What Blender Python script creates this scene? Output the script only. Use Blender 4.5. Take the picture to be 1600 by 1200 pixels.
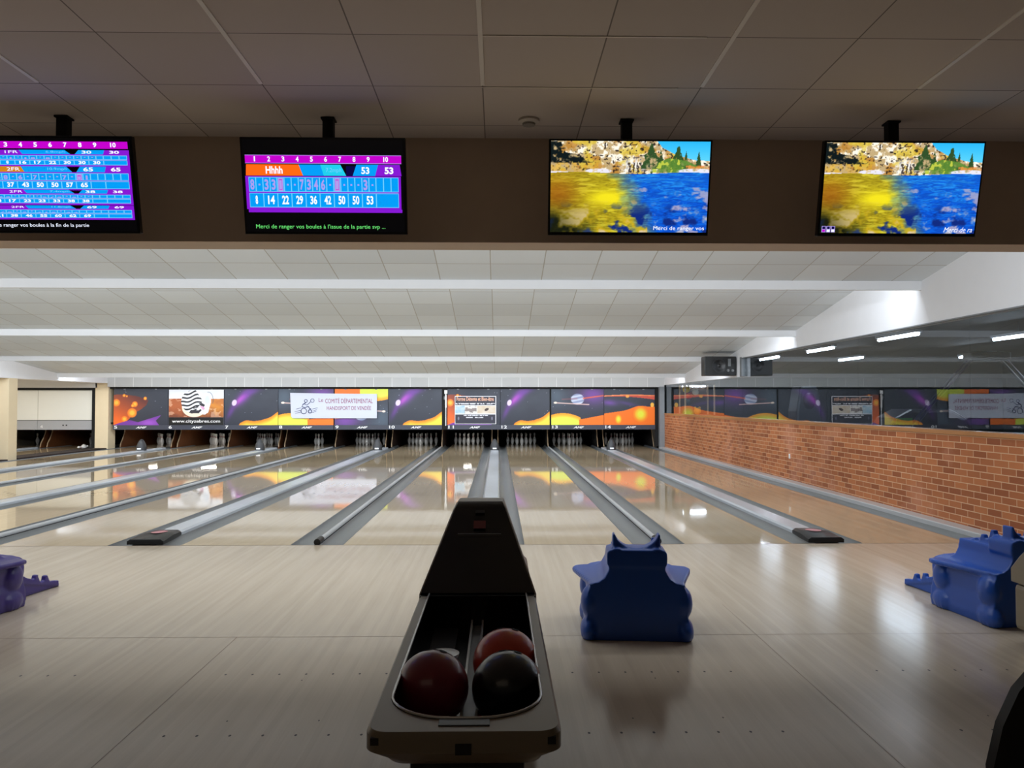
import bpy, bmesh, math, random
import numpy as np
from mathutils import Vector, Matrix

for o in list(bpy.data.objects):
    bpy.data.objects.remove(o, do_unlink=True)
SC = bpy.context.scene
COL = SC.collection
random.seed(5)
PI = math.pi

# ------------------------------------------------------------------ camera, exposure, world, large lights
cd = bpy.data.cameras.new('camera'); cam = bpy.data.objects.new('camera', cd); COL.objects.link(cam)
cd.sensor_width = 36; cd.lens = 1220/1600*36; cd.clip_start = 0.05; cd.clip_end = 200
cam.location = (0, 0, 1.39)
cam.rotation_euler = (PI/2+math.atan(30/1220), 0, -math.atan(22/1220))
SC.camera = cam
SC.view_settings.view_transform = 'Standard'; SC.view_settings.look = 'None'
SC.view_settings.gamma = 1; SC.view_settings.use_curve_mapping = False
SC.view_settings.exposure = 0.0
w = bpy.data.worlds.new('world'); SC.world = w; w.use_nodes = True
w.node_tree.nodes['Background'].inputs[0].default_value = (1.0, 0.86, 0.72, 1)
w.node_tree.nodes['Background'].inputs[1].default_value = 0.024

def area(name, loc, direction, sx, sy, power, col=(0.86, 0.93, 1.0), spread=180):
    l = bpy.data.lights.new(name, 'AREA'); l.shape = 'RECTANGLE'; l.size = sx; l.size_y = sy
    l.energy = power; l.color = col; l.spread = math.radians(spread)
    o = bpy.data.objects.new(name, l); COL.objects.link(o); o.location = loc
    o.rotation_euler = Vector(direction).to_track_quat('-Z', 'Y').to_euler()
    return o

BAF = [(9.32, 2.757), (13.30, 2.53), (17.27, 2.315), (21.22, 2.085)]       # ceiling baffles: distance, lower edge
area('lane_light', (-3.4, 5.60, 2.80), (0, 1, -0.9), 16.4, 0.26, 265)
for (by, bz), pw in zip(BAF, (205, 205, 195, 200)):
    area('lane_light', (-3.4, by+0.12, bz+0.16), (0, 1, -0.6), 16.6, 0.10, pw)
area('side_hall_light', (-14.6, 19.0, 2.3), (0, 0.5, -1), 3.5, 0.2, 150, (1, .95, .86))
area('room_light', (-1.5, -1.2, 2.9), (0, 0.35, -1), 3.0, 1.5, 3, (1.0, .82, .62))

# ------------------------------------------------------------------ materials
def lin(c):
    return tuple(((x/255)/12.92 if x/255 <= .04045 else ((x/255+.055)/1.055)**2.4) for x in c)
def new_mat(name):
    m = bpy.data.materials.new(name); m.use_nodes = True
    nt = m.node_tree; b = nt.nodes['Principled BSDF']
    return m, nt, b
def N(nt, t, **kw):
    n = nt.nodes.new(t)
    for k, v in kw.items(): setattr(n, k, v)
    return n
def MATH(nt, op, a, b=None, c=None):
    n = nt.nodes.new('ShaderNodeMath'); n.operation = op
    for i, v in enumerate((a, b, c)):
        if v is None: continue
        if isinstance(v, (int, float)): n.inputs[i].default_value = v
        else: nt.links.new(v, n.inputs[i])
    return n.outputs[0]
def pmat(name, rgb, rough=.5, metal=0, var=.10, scale=6, bump=0, coat=0, spec=.5):
    m, nt, b = new_mat(name)
    c = lin(rgb)
    tc = N(nt, 'ShaderNodeTexCoord'); nz = N(nt, 'ShaderNodeTexNoise'); nz.inputs['Scale'].default_value = scale
    nz.inputs['Detail'].default_value = 4
    nt.links.new(tc.outputs['Object'], nz.inputs['Vector'])
    mx = N(nt, 'ShaderNodeMix', data_type='RGBA')
    mx.inputs[6].default_value = (*[x*(1-var) for x in c], 1); mx.inputs[7].default_value = (*[min(1, x*(1+var)) for x in c], 1)
    nt.links.new(nz.outputs['Fac'], mx.inputs[0]); nt.links.new(mx.outputs[2], b.inputs['Base Color'])
    b.inputs['Roughness'].default_value = rough; b.inputs['Metallic'].default_value = metal
    b.inputs['Coat Weight'].default_value = coat; b.inputs['Specular IOR Level'].default_value = spec
    if bump:
        bp = N(nt, 'ShaderNodeBump'); bp.inputs['Strength'].default_value = bump; bp.inputs['Distance'].default_value = .01
        nt.links.new(nz.outputs['Fac'], bp.inputs['Height']); nt.links.new(bp.outputs[0], b.inputs['Normal'])
    return m
def emat(name, rgb, s):
    m, nt, b = new_mat(name)
    b.inputs['Base Color'].default_value = (0.01, 0.01, 0.01, 1)
    b.inputs['Emission Color'].default_value = (*lin(rgb), 1); b.inputs['Emission Strength'].default_value = s
    b.inputs['Roughness'].default_value = .25
    return m
def attr_mat(name, emit=0, rough=.4):
    m, nt, b = new_mat(name)
    a = N(nt, 'ShaderNodeAttribute'); a.attribute_name = 'picture'
    if emit:
        b.inputs['Base Color'].default_value = (.01, .01, .01, 1)
        nt.links.new(a.outputs['Color'], b.inputs['Emission Color']); b.inputs['Emission Strength'].default_value = emit
    else:
        nt.links.new(a.outputs['Color'], b.inputs['Base Color'])
    b.inputs['Roughness'].default_value = rough
    return m
def tile_mat(name, rgb, size, off, wd, line, rough=.8, axes=(0, 1), sizes=None):
    """square tiles with thin joints, laid in world space on two axes"""
    m, nt, b = new_mat(name)
    g = N(nt, 'ShaderNodeNewGeometry'); s = N(nt, 'ShaderNodeSeparateXYZ'); nt.links.new(g.outputs['Position'], s.inputs[0])
    masks = []; ids = []
    for k, ax in enumerate(axes):
        sz = (sizes or (size, size))[k]
        v = MATH(nt, 'DIVIDE', MATH(nt, 'SUBTRACT', s.outputs[ax], off[k]), sz)
        f = MATH(nt, 'FRACT', v); ids.append(MATH(nt, 'FLOOR', v))
        d = MATH(nt, 'MINIMUM', f, MATH(nt, 'SUBTRACT', 1, f))
        masks.append(MATH(nt, 'LESS_THAN', d, wd/sz/2))
    mk = MATH(nt, 'MAXIMUM', masks[0], masks[1])
    cb = N(nt, 'ShaderNodeCombineXYZ'); nt.links.new(ids[0], cb.inputs[0]); nt.links.new(ids[1], cb.inputs[1])
    wn = N(nt, 'ShaderNodeTexWhiteNoise'); nt.links.new(cb.outputs[0], wn.inputs['Vector'])
    c = lin(rgb)
    m1 = N(nt, 'ShaderNodeMix', data_type='RGBA'); m1.inputs[6].default_value = (*[x*.93 for x in c], 1); m1.inputs[7].default_value = (*[x*1.05 for x in c], 1)
    nt.links.new(wn.outputs['Value'], m1.inputs[0])
    m2 = N(nt, 'ShaderNodeMix', data_type='RGBA'); m2.inputs[7].default_value = (*lin(line), 1)
    nt.links.new(m1.outputs[2], m2.inputs[6]); nt.links.new(mk, m2.inputs[0])
    nt.links.new(m2.outputs[2], b.inputs['Base Color']); b.inputs['Roughness'].default_value = rough
    return m
def wood_mat(name, c1, c2, rough, board=.0267, streak=.5, coat=0.0, rvar=.05, stretch=.5):
    m, nt, b = new_mat(name)
    g = N(nt, 'ShaderNodeNewGeometry'); s = N(nt, 'ShaderNodeSeparateXYZ'); nt.links.new(g.outputs['Position'], s.inputs[0])
    bid = MATH(nt, 'FLOOR', MATH(nt, 'DIVIDE', s.outputs[0], board))
    wn = N(nt, 'ShaderNodeTexWhiteNoise', noise_dimensions='1D'); nt.links.new(bid, wn.inputs['W'])
    mp = N(nt, 'ShaderNodeMapping'); mp.inputs['Scale'].default_value = (9, stretch, 1); nt.links.new(g.outputs['Position'], mp.inputs[0])
    nz = N(nt, 'ShaderNodeTexNoise'); nz.inputs['Scale'].default_value = 1.5; nz.inputs['Detail'].default_value = 6; nt.links.new(mp.outputs[0], nz.inputs['Vector'])
    mp2 = N(nt, 'ShaderNodeMapping'); mp2.inputs['Scale'].default_value = (90, 3, 1); nt.links.new(g.outputs['Position'], mp2.inputs[0])
    nz2 = N(nt, 'ShaderNodeTexNoise'); nz2.inputs['Scale'].default_value = 1; nz2.inputs['Detail'].default_value = 3; nt.links.new(mp2.outputs[0], nz2.inputs['Vector'])
    f = MATH(nt, 'ADD', MATH(nt, 'MULTIPLY', wn.outputs['Value'], .14), MATH(nt, 'ADD', MATH(nt, 'MULTIPLY', nz.outputs['Fac'], .6), MATH(nt, 'MULTIPLY', nz2.outputs['Fac'], .2)))
    mx = N(nt, 'ShaderNodeMix', data_type='RGBA'); mx.inputs[6].default_value = (*lin(c2), 1); mx.inputs[7].default_value = (*lin(c1), 1)
    nt.links.new(f, mx.inputs[0]); nt.links.new(mx.outputs[2], b.inputs['Base Color'])
    nt.links.new(MATH(nt, 'ADD', rough, MATH(nt, 'MULTIPLY', nz.outputs['Fac'], rvar)), b.inputs['Roughness'])
    b.inputs['Coat Weight'].default_value = coat; b.inputs['Coat Roughness'].default_value = rough*.5
    return m

M = {}
M['approach'] = wood_mat('approach_maple', (222, 206, 184), (184, 167, 146), .12, rvar=.08)
M['lane'] = wood_mat('lane_maple', (214, 194, 164), (190, 168, 136), .035, rvar=.02)
M['dark'] = pmat('black_plastic', (14, 14, 15), .35)
M['tvblack'] = pmat('tv_black', (8, 8, 9), .25)
M['black_matt'] = pmat('black_matt', (10, 10, 11), .8)
M['pit'] = pmat('pit_curtain', (16, 15, 15), .9)
M['gutter'] = pmat('grey_gutter', (128, 131, 132), .32, var=.06, scale=3)
M['darkgap'] = pmat('dark_underfloor', (38, 26, 26), .7)
M['cap'] = pmat('aluminium_cap', (206, 211, 218), .24, metal=.15, var=.05, scale=4)
M['rail'] = pmat('grey_rail', (200, 202, 204), .3, metal=.1, var=.05)
M['white'] = pmat('white_paint', (238, 239, 241), .6, var=.02)
M['white_wall'] = pmat('white_wall_paint', (240, 240, 243), .7, var=.02)
M['cream'] = pmat('cream_paint', (232, 214, 180), .6, var=.03)
M['soffit'] = pmat('soffit_brown', (208, 186, 164), .75, var=.05)
M['fascia'] = tile_mat('fascia_panels', (205, 206, 206), .56, (0.12, 5.0), .02, (235, 235, 235), .6, axes=(0, 2))
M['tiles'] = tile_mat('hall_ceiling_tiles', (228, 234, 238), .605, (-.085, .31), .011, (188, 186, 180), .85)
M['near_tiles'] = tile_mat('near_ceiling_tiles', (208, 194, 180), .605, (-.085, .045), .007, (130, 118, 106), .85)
M['tee'] = pmat('ceiling_tee', (240, 230, 215), .5, var=.02)
M['pin'] = pmat('pin_white', (238, 236, 232), .25, var=.02, coat=.5)
M['pinred'] = pmat('pin_red', (180, 30, 30), .3)
M['metal'] = pmat('grey_metal', (120, 122, 124), .4, metal=.5)
M['postgrey'] = pmat('post_grey', (132, 136, 140), .5)
M['maskgrey'] = pmat('mask_strip_grey', (62, 65, 78), .4, var=.04)
M['letter'] = pmat('white_lettering', (240, 240, 240), .5, var=.01)
M['brownwood'] = pmat('kickback_brown', (118, 70, 38), .45, var=.25, scale=5)
M['shaded_brown'] = pmat('kickback_brown_shaded', (58, 36, 26), .5, var=.2)  # kickback brown with the shade of dimmer decks put into the colour
M['edgewood'] = pmat('kickback_edge', (186, 160, 128), .45, var=.1)
M['oak'] = wood_mat('oak_cap', (196, 138, 84), (160, 105, 60), .35)
M['beige'] = pmat('return_beige', (134, 121, 101), .35, var=.04)
M['gloss_black'] = pmat('return_black', (9, 8, 8), .22, var=.02, spec=.3)
M['trim'] = pmat('chrome_trim', (205, 205, 205), .25, metal=.6)
M['blue'] = pmat('blue_moulded_plastic', (24, 78, 172), .32, var=.05, scale=3)
M['purple'] = pmat('purple_moulded_plastic', (62, 48, 122), .32, var=.05, scale=3)
M['bullet'] = pmat('grey_hood_plastic', (58, 59, 62), .4)
M['redlogo'] = pmat('dull_red_print', (110, 30, 28), .4)
M['banner'] = pmat('banner_white', (205, 209, 224), .6, var=.02)
M['blueink'] = pmat('blue_ink', (18, 34, 92), .5)
M['pinkink'] = pmat('pink_ink', (140, 52, 90), .5)
M['side_floor'] = pmat('side_room_floor', (40, 42, 48), .3)
M['side_wall'] = pmat('side_room_wall', (70, 78, 78), .7)
M['side_ceiling'] = pmat('side_room_ceiling', (30, 31, 32), .8)
M['lamp_on'] = emat('lamp_tube_lit', (225, 238, 255), 55)
M['pinlamp'] = emat('pin_lamp_lit', (255, 250, 240), 38)
M['cream_board'] = pmat('cream_board', (232, 232, 224), .5, var=.01)
M['greyband'] = pmat('grey_band', (165, 167, 172), .5, var=.02)
M['chair'] = pmat('chair_black', (16, 16, 18), .5)
M['smoke'] = pmat('detector_white', (210, 200, 185), .5)
M['art'] = attr_mat('printed_panel', 0, .45)
M['tvart'] = attr_mat('screen_picture', 1.15, .2)
M['sticker'] = pmat('sticker_print', (206, 140, 144), .4)
M['dot'] = pmat('dot_brown', (52, 36, 26), .5)
M['seam'] = pmat('seam_brown', (120, 98, 80), .5)

def brick():
    m, nt, b = new_mat('brick_wall')
    g = N(nt, 'ShaderNodeNewGeometry'); s = N(nt, 'ShaderNodeSeparateXYZ'); nt.links.new(g.outputs['Position'], s.inputs[0])
    c = N(nt, 'ShaderNodeCombineXYZ')
    nt.links.new(MATH(nt, 'ADD', s.outputs[1], s.outputs[0]), c.inputs[0]); nt.links.new(s.outputs[2], c.inputs[1])
    bt = N(nt, 'ShaderNodeTexBrick'); nt.links.new(c.outputs[0], bt.inputs['Vector'])
    bt.inputs['Scale'].default_value = 1; bt.inputs['Brick Width'].default_value = .232; bt.inputs['Row Height'].default_value = .0735
    bt.inputs['Mortar Size'].default_value = .0055; bt.inputs['Mortar Smooth'].default_value = .2; bt.inputs['Bias'].default_value = -.2
    bt.inputs['Color1'].default_value = (*lin((192, 118, 72)), 1); bt.inputs['Color2'].default_value = (*lin((140, 74, 44)), 1)
    bt.inputs['Mortar'].default_value = (*lin((214, 172, 136)), 1)
    nz = N(nt, 'ShaderNodeTexNoise'); nz.inputs['Scale'].default_value = .8; nz.inputs['Detail'].default_value = 5; nz.inputs['Roughness'].default_value = .6
    nt.links.new(g.outputs['Position'], nz.inputs['Vector'])
    rp = N(nt, 'ShaderNodeMapRange'); rp.inputs[1].default_value = .54; rp.inputs[2].default_value = .68; rp.inputs[4].default_value = .45
    nt.links.new(nz.outputs['Fac'], rp.inputs[0])
    mx = N(nt, 'ShaderNodeMix', data_type='RGBA'); mx.inputs[7].default_value = (*lin((222, 160, 132)), 1)
    nt.links.new(bt.outputs['Color'], mx.inputs[6]); nt.links.new(rp.outputs[0], mx.inputs[0]); nt.links.new(mx.outputs[2], b.inputs['Base Color'])
    bp = N(nt, 'ShaderNodeBump'); bp.invert = True; bp.inputs['Strength'].default_value = .4; bp.inputs['Distance'].default_value = .006
    nt.links.new(bt.outputs['Fac'], bp.inputs['Height']); nt.links.new(bp.outputs[0], b.inputs['Normal'])
    b.inputs['Roughness'].default_value = .7
    return m
M['brick'] = brick()

def glass():
    m = bpy.data.materials.new('clear_glass'); m.use_nodes = True; nt = m.node_tree; nt.nodes.clear()
    out = N(nt, 'ShaderNodeOutputMaterial'); mix = N(nt, 'ShaderNodeMixShader')
    t = N(nt, 'ShaderNodeBsdfTransparent'); t.inputs[0].default_value = (.93, .955, .965, 1)
    gl = N(nt, 'ShaderNodeBsdfGlossy'); gl.inputs['Roughness'].default_value = .004; gl.inputs[0].default_value = (.93, .97, 1, 1)
    fr = N(nt, 'ShaderNodeFresnel'); fr.inputs['IOR'].default_value = 1.55
    nz = N(nt, 'ShaderNodeTexNoise'); nz.inputs['Scale'].default_value = .6
    geo = N(nt, 'ShaderNodeNewGeometry')     # both faces' reflection is taken at the outer face
    f = MATH(nt, 'MULTIPLY', MATH(nt, 'MULTIPLY', fr.outputs[0], MATH(nt, 'SUBTRACT', 1, geo.outputs['Backfacing'])), MATH(nt, 'ADD', 1.45, MATH(nt, 'MULTIPLY', nz.outputs['Fac'], .06)))
    nt.links.new(f, mix.inputs[0]); nt.links.new(t.outputs[0], mix.inputs[1]); nt.links.new(gl.outputs[0], mix.inputs[2])
    nt.links.new(mix.outputs[0], out.inputs[0]); return m
M['glass'] = glass()

# ------------------------------------------------------------------ mesh building
def rrect(x0, x1, y0, y1, rf, rb, n=6):
    """rounded rectangle, radius rf on the low-y side and rb on the high-y side"""
    pts = []
    for cx, cy, r, a0 in ((x0+rf, y0+rf, rf, PI), (x1-rf, y0+rf, rf, 1.5*PI), (x1-rb, y1-rb, rb, 0), (x0+rb, y1-rb, rb, .5*PI)):
        for i in range(n+1):
            a = a0 + .5*PI*i/n; pts.append((cx+r*math.cos(a), cy+r*math.sin(a)))
    return pts

class MB:
    def __init__(s): s.v = []; s.f = []; s.m = []
    def add(s, vs, fs, m=0):
        b = len(s.v); s.v += [tuple(v) for v in vs]; s.f += [tuple(i+b for i in f) for f in fs]; s.m += [m]*len(fs); return s
    def box(s, x0, x1, y0, y1, z0, z1, m=0):
        vs = [(x, y, z) for x in (x0, x1) for y in (y0, y1) for z in (z0, z1)]
        return s.add(vs, [(0, 1, 3, 2), (4, 6, 7, 5), (0, 4, 5, 1), (2, 3, 7, 6), (0, 2, 6, 4), (1, 5, 7, 3)], m)
    def prism(s, poly, axis, a, b, m=0):
        """poly in the two other axes (order x,y,z without axis), extruded a..b"""
        def P(p, t):
            return {'x': (t, p[0], p[1]), 'y': (p[0], t, p[1]), 'z': (p[0], p[1], t)}[axis]
        n = len(poly); vs = [P(p, a) for p in poly]+[P(p, b) for p in poly]
        fs = [tuple(range(n))[::-1], tuple(range(n, 2*n))]+[(i, (i+1) % n, n+(i+1) % n, n+i) for i in range(n)]
        return s.add(vs, fs, m)
    def loops(s, rings, m=0, cap0=False, cap1=False):
        n = len(rings[0]); vs = [p for r in rings for p in r]; fs = []
        for k in range(len(rings)-1):
            for i in range(n):
                j = (i+1) % n; fs.append((k*n+i, k*n+j, (k+1)*n+j, (k+1)*n+i))
        if cap0: fs.append(tuple(range(n))[::-1])
        if cap1: fs.append(tuple(range((len(rings)-1)*n, len(rings)*n)))
        return s.add(vs, fs, m)
    def lathe(s, prof, seg=16, c=(0, 0, 0), m=0, mat=None):
        rings = []
        for r, z in prof:
            ring = [Vector((r*math.cos(2*PI*i/seg), r*math.sin(2*PI*i/seg), z)) for i in range(seg)]
            if mat: ring = [mat @ v for v in ring]
            rings.append([v+Vector(c) for v in ring])
        return s.loops(rings, m, True, True)
    def tube(s, path, r, seg=10, m=0):
        path = [Vector(p) for p in path]; rings = []
        for i, p in enumerate(path):
            d = (path[min(i+1, len(path)-1)]-path[max(i-1, 0)]).normalized()
            up = Vector((0, 0, 1)) if abs(d.z) < .9 else Vector((1, 0, 0))
            a = d.cross(up).normalized(); b = a.cross(d)
            rings.append([p+a*r*math.cos(2*PI*k/seg)+b*r*math.sin(2*PI*k/seg) for k in range(seg)])
        return s.loops(rings, m, True, True)
    def ball(s, c, r, m=0, seg=24):
        rx, ry, rz = r if isinstance(r, tuple) else (r, r, r)
        rings = [[(c[0]+rx*math.sin(t)*math.cos(2*PI*i/seg), c[1]+ry*math.sin(t)*math.sin(2*PI*i/seg), c[2]-rz*math.cos(t)) for i in range(seg)]
                 for t in [max(.02, PI*k/(seg//2)) if k < seg//2 else PI-.02 for k in range(seg//2+1)]]
        return s.loops(rings, m, True, True)
    def quad(s, x0, x1, z0, z1, y, m=0):
        """flat rectangle facing -y"""
        return s.add([(x0, y, z0), (x1, y, z0), (x1, y, z1), (x0, y, z1)], [(0, 1, 2, 3)], m)
    def text(s, body, x0, x1, z0, z1, y, m=0, extrude=0, shear=0, mirror=False, bold=0.0):
        """text facing -y, fitted in the rectangle x0..x1, z0..z1"""
        cu = bpy.data.curves.new('t', 'FONT'); cu.body = body; cu.extrude = extrude; cu.shear = shear; cu.resolution_u = 3; cu.offset = bold
        ob = bpy.data.objects.new('t', cu); COL.objects.link(ob)
        dg = bpy.context.evaluated_depsgraph_get(); dg.update()
        me = bpy.data.meshes.new_from_object(ob.evaluated_get(dg))
        vs = [v.co.copy() for v in me.vertices]; fs = [tuple(p.vertices) for p in me.polygons]
        bpy.data.objects.remove(ob); bpy.data.curves.remove(cu); bpy.data.meshes.remove(me)
        if not vs: return s
        ax, bx = min(v.x for v in vs), max(v.x for v in vs); az, bz = min(v.y for v in vs), max(v.y for v in vs)
        sx = (x1-x0)/max(1e-6, bx-ax); sz = (z1-z0)/max(1e-6, bz-az)
        return s.add([(x0+(v.x-ax)*sx, y-v.z, z0+(v.y-az)*sz) for v in vs], fs, m)
    def build(s, name, mats, parent=None, smooth=False, bevel=0, loc=None):
        me = bpy.data.meshes.new(name); me.from_pydata(s.v, [], s.f); me.update()
        if not isinstance(mats, (list, tuple)): mats = [mats]
        for mm in mats: me.materials.append(mm)
        me.polygons.foreach_set('material_index', s.m)
        bm = bmesh.new(); bm.from_mesh(me)
        solid = [f for f in bm.faces if all(len(e.link_faces) == 2 for e in f.edges)]
        if solid: bmesh.ops.recalc_face_normals(bm, faces=solid)
        bm.to_mesh(me); bm.free()
        if smooth:
            me.polygons.foreach_set('use_smooth', [True]*len(me.polygons))
            try: me.set_sharp_from_angle(angle=math.radians(smooth if smooth is not True else 45))
            except Exception: pass
        o = bpy.data.objects.new(name, me); COL.objects.link(o)
        if parent: o.parent = parent
        if loc: o.location = loc
        if bevel:
            md = o.modifiers.new('bevel', 'BEVEL'); md.width = bevel; md.segments = 2; md.limit_method = 'ANGLE'
        return o

def tag(o, label, cat, group=None, kind=None):
    o['label'] = label; o['category'] = cat
    if group: o['group'] = group
    if kind: o['kind'] = kind
    return o
def thing(name, label, cat, loc=(0, 0, 0), rz=0, group=None):
    o = bpy.data.objects.new(name, None); o.empty_display_size = .1; COL.objects.link(o)
    o.location = loc; o.rotation_euler = (0, 0, rz); return tag(o, label, cat, group)
def struct(o): o['kind'] = 'structure'; return o
def dup(root, loc, rz=None, label=None, mats=None):
    r = root.copy(); COL.objects.link(r); r.location = loc
    if rz is not None: r.rotation_euler = (r.rotation_euler[0], r.rotation_euler[1], rz)
    if label: r['label'] = label
    def rec(a, b):
        for ch in list(a.children):
            c = ch.copy(); COL.objects.link(c); c.parent = b; rec(ch, c)
            if mats and ch.data: 
                c.data = ch.data.copy()
                for i, mm in enumerate(c.data.materials):
                    if mm in mats: c.data.materials[i] = mats[mm]
    rec(root, r); return r
def picture(name, x0, x1, z0, z1, y, img, mat, parent=None):
    """printed or lit picture: a fine flat grid carrying its colours. img rows run from the bottom up, sRGB 0..255"""
    h, wd = img.shape[:2]
    xs = np.linspace(x0, x1, wd); zs = np.linspace(z0, z1, h)
    X, Z = np.meshgrid(xs, zs); co = np.stack([X, np.full_like(X, y), Z], -1).reshape(-1, 3)
    idx = np.arange(h*wd).reshape(h, wd)
    q = np.stack([idx[:-1, :-1], idx[:-1, 1:], idx[1:, 1:], idx[1:, :-1]], -1).reshape(-1, 4)
    me = bpy.data.meshes.new(name); me.from_pydata(co.tolist(), [], q.tolist()); me.materials.append(mat)
    c = np.clip(img/255, 0, 1); c = np.where(c <= .04045, c/12.92, ((c+.055)/1.055)**2.4)
    a = me.color_attributes.new('picture', 'FLOAT_COLOR', 'POINT')
    a.data.foreach_set('color', np.concatenate([c.reshape(-1, 3), np.ones((h*wd, 1))], 1).astype(np.float32).ravel())
    o = bpy.data.objects.new(name, me); COL.objects.link(o)
    if parent: o.parent = parent
    return o

# ------------------------------------------------------------------ layout
YF = 7.72            # foul line
YP = 26.01           # head pin
YM = 24.1            # masking units
LANES = {n: None for n in range(3, 15)}
LANES.update({14: 4.161, 13: 2.381, 12: .796, 11: -.983, 10: -2.569, 9: -4.348, 8: -5.934, 7: -7.713, 6: -9.299, 5: -11.078, 4: -13.36, 3: -15.15})
WORD = {3: 'three', 4: 'four', 5: 'five', 6: 'six', 7: 'seven', 8: 'eight', 9: 'nine', 10: 'ten', 11: 'eleven', 12: 'twelve', 13: 'thirteen', 14: 'fourteen'}
LW = .5334; GW = .235
XR = 5.12            # brick wall face
XL = -11.86          # left columns face

# floor and rest of the shell
struct(MB().box(-17, XR, -3, YF, -.15, 0).build('floor', M['approach']))
struct(MB().box(-17, 5.3, YF, 29, -.25, -.13).build('floor', M['darkgap']))
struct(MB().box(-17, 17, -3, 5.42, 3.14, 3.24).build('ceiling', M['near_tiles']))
struct(MB().box(-17, 17, 5.12, 5.376, 2.4475, 3.75).build('trim_1', M['soffit']))
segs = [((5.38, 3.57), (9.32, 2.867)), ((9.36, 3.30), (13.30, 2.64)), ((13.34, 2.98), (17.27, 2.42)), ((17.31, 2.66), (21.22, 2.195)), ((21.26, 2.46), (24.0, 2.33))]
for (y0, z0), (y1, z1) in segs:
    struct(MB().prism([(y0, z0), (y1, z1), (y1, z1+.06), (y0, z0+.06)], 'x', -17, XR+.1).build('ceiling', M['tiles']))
for k, (by, bz) in enumerate(BAF):
    top = segs[k+1][0][1]+.05
    struct(MB().box(-17, XR, by, by+.04, bz, top).build('trim_%d' % (k+2), M['white'], bevel=.004))
struct(MB().box(XL, XR, 23.93, 24.02, 1.885, 2.5).build('trim_6', M['fascia']))
struct(MB().box(-17, XL-.35, 24.0, 24.05, 1.86, 2.5).build('trim_7', M['white_wall']))
struct(MB().box(-17, 5.4, 29, 29.1, -.25, 3).build('wall_back', M['pit']))
struct(MB().box(-17.1, -17, -3, 29, -.2, 3.8).build('wall_left', M['cream']))
# left columns and header
struct(MB().box(XL-.42, XL, 19.15, 19.5, -.13, 2.0).build('trim_8', M['cream'], bevel=.006))
struct(MB().box(XL-.40, XL, 24.0, 24.45, -.13, 2.03).build('trim_9', M['cream'], bevel=.006))
struct(MB().prism([(5.4, 2.0), (24.0, 2.0), (24.0, 2.4), (5.4, 3.55)], 'x', XL-.42, XL).build('trim_10', M['white_wall']))
# right wall: brick, cap, upper wall with its step
struct(MB().box(XR, XR+.2, 4.6, 24.3, -.13, 1.035).build('wall_right', M['brick']))
struct(MB().box(XR-.02, XR+.22, 4.6, 24.25, 1.036, 1.085).build('trim_11', M['oak'], bevel=.006))
up = MB()
up.prism([(5.38, 2.345), (16.35, 2.345), (16.35, 1.95), (24.3, 1.95), (24.3, 2.7), (5.38, 3.75)], 'x', XR, XR+.2)
struct(up.build('wall_right', M['white_wall']))
struct(MB().box(XR-.006, XR+.02, 5.38, 16.35, 2.33, 2.345).build('trim_12', M['postgrey']))
struct(MB().box(XR-.004, XR+.12, 16.30, 16.42, 1.95, 2.36).build('trim_13', M['postgrey']))
joints = [5.75, 8.42, 11.07, 13.7, 16.35, 19.0, 21.65, 24.25]
for i in range(len(joints)-1):
    a, b = joints[i]+.001, joints[i+1]-.001
    struct(MB().box(XR+.03, XR+.038, a, b, 1.085, 2.345 if b < 16.4 else 1.95).build('window_%d' % (i+1), M['glass']))
# post closing the masking line against the brick
struct(MB().box(4.97, XR, 23.9, 24.1, -.1, 1.9).build('trim_14', M['postgrey'], bevel=.006))
# room beyond the glass
struct(MB().box(XR+.2, 17, 3, 26, -.13, 0).build('floor', M['side_floor']))
struct(MB().box(XR+.2, 17, 3, 26, 2.9, 3.0).build('ceiling', M['side_ceiling']))
struct(MB().box(17, 17.1, 3, 26, -.1, 3).build('wall_side_room', M['side_wall']))
struct(MB().box(XR+.2, 17, 26, 26.1, -.1, 3).build('wall_side_room', M['side_wall']))

# approach markings
fl = bpy.data.objects['floor']
d = MB()
for n in range(5, 15):
    for row, yy in enumerate((YF-3.66, YF-4.40)):
        for k in range(-3, 4):
            x = LANES[n]+k*.137
            d.add([(x+.006*math.cos(a), yy+.010*math.sin(a), .0006) for a in [2*PI*i/8 for i in range(8)]], [tuple(range(8))])
    for k in (-4, -2, 0, 2, 4):
        x = LANES[n]+k*.1; d.add([(x+.004*math.cos(a), YF-3.75-.25*abs(k)+.007*math.sin(a), .0006) for a in [2*PI*i/8 for i in range(8)]], [tuple(range(8))])
struct(d.build('approach_dots', M['dot'], fl))
d = MB()
d.add([(XL, YF-.012, .0006), (XR, YF-.012, .0006), (XR, YF, .0006), (XL, YF, .0006)], [(0, 1, 2, 3)])
for x, y0, y1 in ((1.55, 1.0, 5.4), (2.62, .8, 3.9), (-1.55, .8, 4.7), (3.27, 2, 6.4), (-.53, .5, 1.9), (.35, .5, 1.9)):
    d.add([(x, y0, .0006), (x+.003, y0, .0006), (x+.003, y1, .0006), (x, y1, .0006)], [(0, 1, 2, 3)])
d.add([(-6, 4.70, .0006), (5.1, 4.70, .0006), (5.1, 4.704, .0006), (-6, 4.704, .0006)], [(0, 1, 2, 3)])
struct(d.build('board_seams', M['seam'], fl))

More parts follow.
